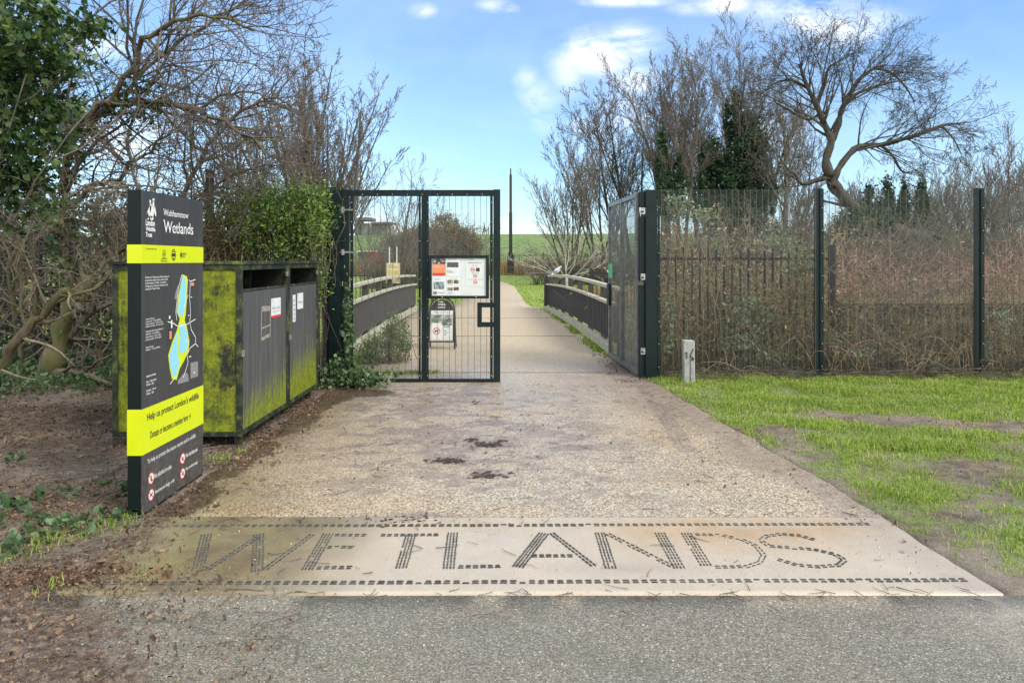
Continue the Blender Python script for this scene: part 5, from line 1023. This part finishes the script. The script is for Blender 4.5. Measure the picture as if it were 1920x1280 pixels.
mb = MB(); mb.box((xx(668),103,3),(xx(674),107,zz(409))); mb.box((xx(674),103,zz(413.5)),(xx(698),107,zz(408.5))); mb.box((xx(698),103,zz(420)),(xx(735),108,zz(417))); mb.build('portal_frame',DKC,bd)
mb = MB(); mb.box((xx(674),105,4.5),(xx(735),112,zz(418))); mb.build('wall',WHC,bd)
mb = MB()
for k in range(6): q = xx(690+k*8); mb.box((q,103.5,4.5),(q+.25,103.8,zz(420)))
mb.build('columns',DKC,bd)
sh = thing('site_cabin',(-13,62,.5),'low red and white cabin before the embankment, seen through the closed gate leaf','cabin'); xx = lambda px: (px-CX)/F*62; zz = lambda py: W(0,py,62)[2]
mb = MB(); mb.box((xx(672),62,.3),(xx(689),65,zz(472))); mb.build('white_wall',DKC,sh); mb = MB(); mb.box((xx(689),61.9,zz(492)),(xx(711),65,zz(473))); mb.build('red_wall',mat('red_cladding',lambda n:{'Base Color':n.mix(n.noise(1,4,.6,n.pos()),(.48,.06,.05),(.6,.12,.09))},rough=.6),sh); mb = MB(); mb.box((xx(670),61.7,zz(472)),(xx(712),65.2,zz(470))); mb.build('roof',WHC,sh)
mb = MB(); xx = lambda px: (px-CX)/F*96; zz = lambda py: W(0,py,96)[2]
for a_,b_ in [((903,441),(908,424)),((914,441),(908,424)),((908,441),(908,418)),((916,441),(916,425)),((905,432),(916,430))]: mb.bar((xx(a_[0]),96,zz(a_[1])-.2),(xx(b_[0]),96,zz(b_[1])),.12,.12)
tag(mb.build('timber_stile',BARKF),'small timber stile on the skyline of the embankment, left of the gate edge','stile')

# --- pigeon on the handrail
pgx, pgy = 1.17, 18.4; pz = .045+.07*math.sin(math.pi*((pgy-11.15)/9.45))+1.06
pg = thing('pigeon',(pgx,pgy,pz),'grey and white pigeon perched on the handrail of the right bridge parapet','bird')
mb = MB(); bp = np.array([(-.17,0,-.035),(-.11,0,.02),(-.05,0,.065),(.0,0,.095),(.045,0,.125),(.065,0,.155),(.085,0,.175),(.105,0,.178),(.118,0,.172)]); bp[:,2] += .02
bp = bp@np.array([[.92,.39,0],[-.39,.92,0],[0,0,1]]); mb.tubes([(bp+np.array([pgx,pgy,pz]),np.array([.018,.030,.055,.066,.056,.034,.031,.026,.008]))],12)
mb.build('body',mat('pigeon_plumage',lambda n:{'Base Color':n.ramp(n.noise(14,4,.6,n.pos()),(.38,(.12,.13,.15)),(.5,(.38,.41,.46)),(.62,(.66,.68,.72)))},rough=.7),pg)
for s_ in (-.02,.02):
    mb = MB(); mb.tubes([(np.array([(pgx+s_,pgy,pz),(pgx+s_,pgy,pz+.04),(pgx+s_,pgy,pz+.07)]),np.array([.005,.005,.008]))],5); mb.build('leg',INKO,pg)
mb = MB(); q = bp[-1]+np.array([pgx,pgy,pz]); mb.tubes([(np.array([q,q+np.array([.02,.008,-.006])]),np.array([.005,.001]))],5); mb.build('beak',PGREY,pg)

# ------------------------------------------------------------------ left woodland
QH = dict(levels=6,n=[0,7,6,5,4],seg=[8,7,6,5,4,3],wob=[.1,.13,.17,.2,.22,.22],up=[0,.12,.05,.0,.0,.0],ang=[0,46,46,48,50],lr=[1,.5,.5,.5,.5],start=[.2,.2,.15,.1],rr=.55,rmin=.0028,taper=.3)
def traced(nm, lab, d, limbs, seed, bm, tm, Q, group=None, extra=None):
    rg = np.random.default_rng(seed); b0 = limbs[0][0][0]; x_ = W(b0[0],0,d)[0]; t_ = thing(nm,(x_,d,0),lab,'tree',group); out = {}
    for pts,r0,r1,nn,LL,dy in limbs:
        k_ = 1 if r0 > .09 else .68; q,r_ = limb(pts,r0*k_,r1*k_,d,0,out,dy=dy); q[1:-1] += rg.normal(size=(len(q)-2,3))*.022; sprout(rg,out,q,r_,LL/.5,1,Q,n_=int(nn*1.25),start=.12)
    o0_ = list(out.get(0,[])); emit(out,'limbs',bm,t_,tm); out[0] = o0_; return t_, out
hw1,o1 = traced('hawthorn_tree','old hawthorn with a mossy leaning trunk, its twiggy boughs arching right over the bins',8.0,[
    ([(80,735),(92,690),(112,640),(140,570),(165,520)],.13,.085,5,1.0,0),
    ([(140,570),(130,490),(122,410),(133,330),(150,265),(185,218),(225,200)],.085,.05,14,1.5,-.2),
    ([(185,215),(240,195),(290,200),(350,205),(420,225),(480,260),(520,300)],.06,.02,22,1.5,-.4),
    ([(200,215),(250,150),(300,95),(350,70),(420,65),(480,75),(530,105)],.05,.018,22,1.5,-.9),
    ([(150,260),(230,160),(310,85),(390,20),(450,-20)],.04,.015,18,1.5,.3),
    ([(110,400),(170,350),(220,345),(260,310),(300,285),(345,255)],.045,.015,16,1.2,-.3),
    ([(120,340),(80,290),(60,230),(70,150),(110,90)],.05,.02,14,1.4,.3),
    ([(185,500),(230,460),(300,430),(350,380),(400,345)],.04,.012,14,1.0,.3),
    ([(350,205),(420,180),(480,170),(530,190),(560,215)],.025,.01,14,1.1,0),
    ([(300,200),(340,260),(400,300),(440,330)],.025,.01,12,1.1,.2)],201,BARKM,TWIG,dict(QH,levels=5,n=[0,7,6,5]),'hawthorns left of the path')
hw2,o2_ = traced('hawthorn_tree','hawthorn with a slanting bare brown trunk at the left edge of the picture',6.6,[
    ([(-25,730),(10,680),(45,620),(90,575),(130,545)],.075,.05,4,.7,0),
    ([(70,590),(75,540),(72,500),(85,455),(100,420)],.03,.012,9,.7,-.2),
    ([(100,570),(150,545),(200,520),(230,470),(260,440)],.025,.010,10,.6,.2),
    ([(72,500),(40,470),(10,430),(-30,400)],.02,.01,7,.6,0),
    ([(45,620),(20,560),(5,500),(0,430)],.025,.010,7,.6,.3),
    ([(-60,130),(0,108),(60,85),(120,60),(190,20),(240,-20)],.025,.010,6,.5,0),
    ([(85,455),(100,390),(150,350),(215,350),(240,345)],.02,.01,10,.7,.1)],202,BARKM,TWIGL,dict(QH,levels=5,n=[0,5,4,3],rmin=.002,rr=.42),'hawthorns left of the path')
hw3,o3_ = traced('hawthorn_tree','dark hawthorn behind the bins, its fine twigs hanging over the hedge',9.9,[
    ([(300,660),(305,560),(320,470),(340,400)],.07,.05,8,1.0,0),
    ([(340,400),(380,300),(440,230),(500,200),(560,215)],.05,.02,18,1.5,-.3),
    ([(340,400),(400,360),(470,330),(540,320)],.04,.015,16,1.2,-.5),
    ([(320,470),(270,380),(230,300),(240,200),(290,120)],.05,.02,18,1.5,.3),
    ([(230,300),(180,250),(120,200),(60,190)],.04,.015,14,1.3,.3)],203,BARK,TWIG,dict(QH,levels=5,n=[0,7,6,5]),'hawthorns left of the path')
hw4,o4_ = traced('hawthorn_tree','twiggy hawthorn in the dim undergrowth between the mossy trunk and the bins',8.8,[
    ([(180,715),(185,640),(170,570),(150,500)],.05,.03,14,.9,0),
    ([(185,640),(215,570),(235,500),(230,430)],.03,.012,16,.9,-.2),
    ([(40,720),(35,640),(20,540),(40,440)],.045,.02,16,.9,0),
    ([(120,715),(100,620),(130,520),(120,430),(90,350)],.04,.015,16,1.0,.2),
    ([(-30,700),(-10,600),(30,500),(20,400),(50,330)],.04,.015,16,1.0,.2)],204,BARKM,TWIGL,dict(QH,levels=5,n=[0,6,5,4],rr=.5,rmin=.0024),'hawthorns left of the path')
# ivy-laden tree in the top left corner
rg = np.random.default_rng(210); iv = thing('ivy_clad_tree',(W(-60,0,5.2)[0],5.2,0),'tree smothered in big dark ivy leaves in the top left corner','tree')
pts = np.vstack([clusters(rg,n_,W(px_,py_,d_),(sx/F*d_,.5,sy/F*d_),k_,.14,.2) for px_,py_,sx,sy,n_,k_,d_ in [(20,60,85,90,1500,50,5.3),(20,200,70,90,1200,40,5.3),(-10,310,70,60,800,30,5.3),(110,30,55,45,420,26,5.2),(100,110,50,40,360,22,5.2),(80,210,45,60,400,24,5.4),(40,380,70,50,500,26,5.6),(-60,150,100,200,1400,40,5.6)]])
MB().leaves(pts,.030,rg,'ivy').build('foliage',IVYD,iv); out = {}
for k in range(4): grow(rg,out,np.array(W(-60-20*rg.uniform(),HY+rg.uniform(-100,60),5.4)),norm(np.array([.35+rg.uniform(0,.5),rg.normal()*.2,.9-.2*k/8])),1.7,.012,1,dict(levels=4,n=[0,6,4],seg=[3,8,5,4],wob=[.1,.1,.15,.2],up=[0,.1,.1,0],ang=[0,40,40],lr=[1,.35,.45],start=[.1,.1,.1],rmin=.0022,rr=.5))
out[0] = [(np.array([W(-70,HY+390,5.4),W(-60,600,5.4),W(-75,300,5.4),W(-50,-50,5.4)]),np.array([.12,.10,.08,.05]))]; emit(out,'t',BARKM,iv,TWIG)
rg = np.random.default_rng(222); q_ = o1[0][1][0]; q2_ = o1[0][2][0][:8]; i = rg.integers(0,len(q_)-4,900); pp_ = np.vstack([q_[i]+rg.normal(size=(900,3))*.10, q2_[rg.integers(0,8,500)]+rg.normal(size=(500,3))*.14]); MB().leaves(pp_,.026,rg,'ivy').build('ivy',IVYD,hw1)
# hedge behind bins
def bush(nm, lab, cat, cs, d, n_, size, mm, seed, twn=0, tm=TWIG, shape='leaf', group=None, ydep=.5, base=None):
    rg = np.random.default_rng(seed); x_ = W(cs[0][0],0,d)[0]; t_ = thing(nm,(x_,d,0),lab,cat,group); tt = sum(c[2]*c[3] for c in cs); pts = []
    for px_,py_,sx,sy in cs: pts.append(clusters(rg,int(n_*sx*sy/tt),W(px_,py_,d),(sx/F*d,ydep,sy/F*d),k=int(20+sx*sy/90),sp=.13,shell=.25))
    pts = np.vstack(pts); pts[:,2] = np.maximum(pts[:,2],.03); MB().leaves(pts,size,rg,shape).build('foliage',mm,t_)
    if twn:
        i = rg.integers(0,len(pts),twn); br = []; b0 = np.array([x_,d,.0]) if base is None else np.array(base)
        for e in pts[i]:
            s_ = b0+np.array([rg.normal()*.4,rg.normal()*.15,0])*1.0; s_[0] = b0[0]+(e[0]-b0[0])*.75+rg.normal()*.08; s_[2] = max(0,e[2]-rg.uniform(.3,1.3)); m_ = (s_+e)/2+rg.normal(size=3)*.10; br.append((np.array([s_,m_,e,e+rg.normal(size=3)*.1]),np.array([.007,.005,.003,.002])))
        MB().tubes(br,3).build('stems',tm,t_)
    return t_
bush('privet_hedge','light green leafy privet bush behind the farther bin, reaching to the left gate post','shrub',[(555,398,62,52),(500,392,50,50),(585,385,34,35),(520,450,75,45),(600,425,22,55),(560,520,55,55)],8.55,11500,.025,PRIV,301,260,TWIG,ydep=.38)
bush('mixed_hedge','duller brownish green hedge behind the nearer bin','shrub',[(420,410,45,60),(460,420,50,60),(400,470,50,45),(430,540,60,50)],8.7,8500,.021,leafmat('hedge_olive',[(.08,.11,.02),(.15,.19,.04),(.25,.28,.07),(.24,.18,.12)],.5),302,420,TANT,ydep=.4)
bush('dark_hedge','tall dark evergreen hedge behind the hawthorns at the left edge','shrub',[(60,560,110,130),(200,600,90,110),(-60,500,100,170),(150,430,100,60),(300,560,90,110),(20,420,90,60)],10.6,17000,.05,HOLLY,303,0,ydep=.6)
bush('dark_hedge','dim olive shrubbery above and behind the nearer bin, left of the fence post','shrub',[(290,420,80,60),(220,410,60,60),(340,450,60,60)],10.3,7000,.03,leafmat('olive_dim',[(.03,.04,.012),(.07,.08,.025),(.12,.12,.045),(.12,.09,.05)],.6),304,300,TANT,ydep=.5)
bush('ivy_plant','ivy trailing over the foot of the left gate post and hinges','climbing plant',[(655,705,45,14),(610,715,28,15),(690,710,28,10),(632,690,14,14),(655,640,5,34),(652,570,4,40)],8.5,1700,.026,IVYG,305,0,shape='ivy',ydep=.16)
bush('leafy_shrub','pale green leafy shrub growing against the left bridge parapet, behind the gate mesh','shrub',[(735,620,18,26),(705,655,26,24),(745,645,24,20),(690,680,18,22),(760,640,8,30)],10.5,3000,.022,SHRB,306,120,TWIGL,ydep=.3)
# ivy on the ground at left: stuff
def fieldpts(rg, N, x0, x1, y0, y1, mask):
    X = rg.uniform(x0,x1,N); Y = rg.uniform(y0,y1,N); k = rg.uniform(0,1,N) < mask(X,Y); X, Y = X[k], Y[k]; return np.stack([X,Y,ground_z(X,Y)],1)
rg = np.random.default_rng(400)
p1 = fieldpts(rg,14000,-7,-3.2,4.2,10,lambda X,Y: ss(.50,.62,fbm(X,Y,1.1,77)+.28*ss(-4.0,-5.2,X)+.35*ss(7.6,8.4,Y)-.15)*ss(-3.15,-3.5,X)); p1[:,2] += rg.uniform(.01,.14,len(p1))
p2 = fieldpts(rg,5000,-4.2,-2.2,3.6,5.6,lambda X,Y: ss(.60,.68,fbm(X,Y,1.6,79))*.6); p2[:,2] += rg.uniform(.0,.05,len(p2))
kind(MB().leaves(np.vstack([p1,p2]),.027,rg,'ivy',flat=.45).build('ivy_ground_cover',IVYG),'stuff')
# leaf litter and twigs: stuff
p = np.vstack([fieldpts(rg,60000,-6.5,-2.0,3.2,9,lambda X,Y: .25+.75*ss(.4,.6,fbm(X,Y,1.5,81))),
   fieldpts(rg,2600,1.9,6.0,3.4,8.8,lambda X,Y: .3+.7*(green_mask(X,Y)<.3)), fieldpts(rg,2500,1.8,6.5,8.9,9.5,lambda X,Y: np.ones_like(X)), fieldpts(rg,6000,-2.35,-1.7,3.2,9,lambda X,Y: ss(.5,.0,X-xl(Y))*ss(.35,.6,fbm(X,Y,3,83)))])
X = rg.uniform(-6,-.2,60000); Y = rg.uniform(1.7,3.5,60000); k = rg.uniform(0,1,60000) < ss(-.5,-2.2,X+.8*(Y-2.6)+1.0*(fbm(X,Y,1.3,6)-.5)); p3 = np.stack([X[k],Y[k],np.full(k.sum(),.024)],1)
X = rg.uniform(1.25,2.0,900); Y = rg.uniform(8.6,11.5,900); p4 = np.stack([X,Y,np.full(900,.03)],1)
p[:,2] = np.maximum(p[:,2],.02); p = np.vstack([p,p3,p4]); p[:,2] += rg.uniform(0,.012,len(p))
sz_ = np.clip(rg.lognormal(-5.05,.45,len(p)),.0025,.02)*np.where(p[:,1]<3.3,.75,1.15); kind(MB().leaves(p,sz_,rg,'flake',flat=.6).build('leaf_litter',DEAD),'stuff')
br = []
def twg(x_,y_,z_,L_,r_): a = rg.uniform(0,math.pi*2); d_ = np.array([math.cos(a),math.sin(a),0]); q = np.array([x_,y_,z_]); m_ = q+d_*L_/2+np.array([rg.normal(),rg.normal(),0])*L_*.1; br.append((np.array([q,m_,q+d_*L_]),np.array([r_,r_*.8,r_*.4])))
for i in range(2200):
    x_ = rg.uniform(-6,-2.1); y_ = rg.uniform(3.2,9); twg(x_,y_,float(ground_z(x_,y_))+.02,rg.uniform(.05,.40),rg.uniform(.0015,.004))
for i in range(260): x_ = rg.uniform(-4,-1.2)+rg.uniform(0,.6); y_ = rg.uniform(2,3.3); twg(x_,y_,.024,rg.uniform(.04,.2),.0025)
for i in range(260): twg(rg.uniform(-1.9,2.0),rg.uniform(3.0,8.6),.027,rg.uniform(.03,.13),rg.uniform(.0015,.003))
for i in range(60): x_ = rg.uniform(-1.8,2.1); twg(x_,3.2+rg.normal()*.03,.026,rg.uniform(.03,.1),.002)
for i in range(500): x_ = rg.uniform(1.95,6.6); y_ = 9.05+rg.uniform(-.12,.1); twg(x_,y_,.03+rg.uniform(0,.12),rg.uniform(.08,.35),.0028)
kind(MB().tubes(br,4).build('fallen_twigs',TWIG),'stuff')
# stones / grit pale chips on the path
X = rg.uniform(-2,2.1,1500); Y = rg.uniform(2.3,8,1500); q = np.stack([X,Y,np.full(1500,.024)],1); q[:,2] = np.where(Y<3.2,.020,.026)
kind(MB().leaves(q,.0045,rg,'flake',flat=.7).build('loose_grit',mat('grit',lambda n:{'Base Color':n.ramp(n.island(),(0,(.05,.04,.03)),(.5,(.3,.25,.2)),(1,(.6,.56,.5)))},rough=.8)),'stuff')
# mud clods
MUD = mat('wet_mud',lambda n:{'Base Color':n.ramp(n.noise(40,4,.7,n.pos()),(.3,(.018,.012,.009)),(.7,(.07,.048,.035))),'Normal':n.bump(n.noise(90,3,.6,n.pos()),.6,.01)},rough=.45)
from math import sin, cos
ico = []
for lab,(px_,py_,w_,h_,k_) in {'widest dark mud clod, near the middle of the path':(838,868,.115,.04,40),'dark mud clod just right of the path centre, nearest the gate of the large ones':(912,838,.10,.05,38),'flattened brown mud clod nearest the inlaid word':(912,896,.13,.05,34),'small mud clod left of a larger one below the closed gate leaf':(883,829,.05,.04,16),'small mud clod right of a larger one below the closed gate leaf':(938,831,.05,.03,14),'tiny mud crumbs just in front of the closed gate leaf':(890,757,.05,.05,12),'crumbled mud lying across the far dashed line':(765,982,.24,.05,30)}.items():
    X0,Y0 = P(px_,py_); mb = MB(); rg2 = np.random.default_rng(int(px_*7+py_))
    for j in range(k_):
        r_ = rg2.uniform(.006,.02)*(1 if w_ > .06 else .8)*(.5 if w_ > .2 else 1); c = np.array([X0+rg2.normal()*w_*.55,Y0+rg2.normal()*h_*.9,.020]); nn = 7
        v = [(c[0]+r_*rg2.uniform(.8,1.8)*cos(t)*q1,c[1]+r_*sin(t)*q1*rg2.uniform(.8,1.2),c[2]+r_*q2) for q1,q2 in ((1,0),(.8,.28),(.3,.45)) for t in np.arange(nn)*2*math.pi/nn]
        f = [[a*nn+b_,a*nn+(b_+1)%nn,(a+1)*nn+(b_+1)%nn,(a+1)*nn+b_] for a in range(2) for b_ in range(nn)]; mb.raw(v,f,True); mb.b.append((np.zeros((0,3)),np.array([[2*nn+i for i in range(nn)]])+mb.n-3*nn,False))
    tag(mb.build('mud_clod',MUD),lab,'mud clod','mud clods dropped on the path')
rg = np.random.default_rng(480); pc = []
for px_,py_,w_,h_,k_ in [(838,868,.3,.12,160),(912,838,.3,.12,160),(912,896,.3,.1,140),(860,765,.9,.6,420),(1005,808,.25,.2,160),(765,980,.35,.07,160),(1170,720,.5,.5,260),(1350,860,.25,.6,120),(960,820,.8,.6,260)]:
    X_,Y_ = P(px_,py_); pc.append(np.stack([X_+rg.normal(size=k_)*w_,Y_+rg.normal(size=k_)*h_,np.full(k_,.029)],1))
pc = np.vstack(pc); pc = pc[pc[:,1] > 3.3]; kind(MB().leaves(pc,np.clip(rg.lognormal(-5.3,.5,len(pc)),.002,.012),rg,'flake',flat=.8).build('mud_crumbs',MUD),'stuff')
# grass
rg = np.random.default_rng(500)
p = fieldpts(rg,330000,1.6,9.5,3.1,9.35,lambda X,Y: green_mask(X,Y)*(.25+.75*ss(.3,.6,fbm(X,Y,3.5,91)))*ss(3.15,3.35,Y+.1*fbm(X,Y,4,3)))
hs = .5+.9*fbm(p[:,0],p[:,1],1.7,93)+.5*ss(7.3,8.3,p[:,1]); mb = MB()
i1 = p[:,1] < 5.6
sc_ = .35+1.3*ss(.35,.7,fbm(p[:,0],p[:,1],2.6,95)); blades(mb,p[i1],.034*sc_[i1],.0048,rg,1.0); blades(mb,p[~i1],.050*sc_[~i1],.007,rg,.9)
tuf = []
for i in range(420):
    x_ = rg.uniform(1.7,9); y_ = rg.uniform(3.3,9.2)
    if rg.uniform() < float(green_mask(x_,y_)): tuf.append(np.stack([x_+rg.normal(size=60)*.05,y_+rg.normal(size=60)*.05,np.zeros(60)],1))
for x_,y_,s_,k_ in [(P(1222,708)[0],8.95,.05,160),(2.15,8.6,.07,120),(-2.22,4.15,.05,60),(-2.35,4.0,.1,160),(-2.5,3.75,.09,160),(-2.65,3.5,.1,120),(-3.1,3.3,.12,80),(-2.1,3.25,.06,40),(-3.5,3.6,.1,50),(-2.2,5.4,.06,100),(-2.12,5.62,.04,60)]: tuf.append(np.stack([x_+rg.normal(size=k_)*s_,y_+rg.normal(size=k_)*s_,np.zeros(k_)],1))
t_ = np.vstack(tuf); t_[:,2] = ground_z(t_[:,0],t_[:,1]); t_[:,2] = np.maximum(t_[:,2],.0); blades(mb,t_,.05,.0055,rg,.9)
kind(mb.build('grass',GRS),'stuff')
p = []
for (x0_,y0_),(x1_,y1_),k_ in [((1.50,11.2),(.98,20.4),3200),((-1.9,9.3),(-1.0,9.5),700),((-2.2,9.4),(-2.4,12),900)]:
    t = rg.uniform(0,1,k_); t = t[fbm(t*14,t*0,1,97)[:]>.42]; p.append(np.stack([x0_+(x1_-x0_)*t+rg.normal(size=len(t))*.06-.02,y0_+(y1_-y0_)*t,H(y0_+(y1_-y0_)*t)+.02],1))
mb = MB(); blades(mb,np.vstack(p),.07,.012,rg,.6); kind(mb.build('kerb_weeds',GRS),'stuff')
N = 60000; X = rg.uniform(-9,9,N); Y = 11+ (rg.uniform(0,1,N)**1.6)*30; k = ((X < 2.1) | (Y > 24)) & (X < xl(Y)-.1-.4*(Y<21)) | ((X < 2.1) | (Y > 24)) & (X > xr(Y)+.1+.4*(Y<20.5)); X, Y = X[k], Y[k]; mb = MB(); blades(mb,np.stack([X,Y,H(Y)],1),.07,.03,rg,.6); kind(mb.build('lawn_grass',GRS),'stuff')
X = rg.uniform(1.9,12,30000); Y = 9.25+rg.uniform(0,1,30000)**1.5*12; mb = MB(); blades(mb,np.stack([X,Y,np.full(30000,.02)],1),.30,.008,rg,.5); kind(mb.build('dry_undergrowth',leafmat('dry_grass',[(.07,.05,.03),(.15,.11,.06),(.12,.13,.04),(.28,.22,.12)],.8)),'stuff')
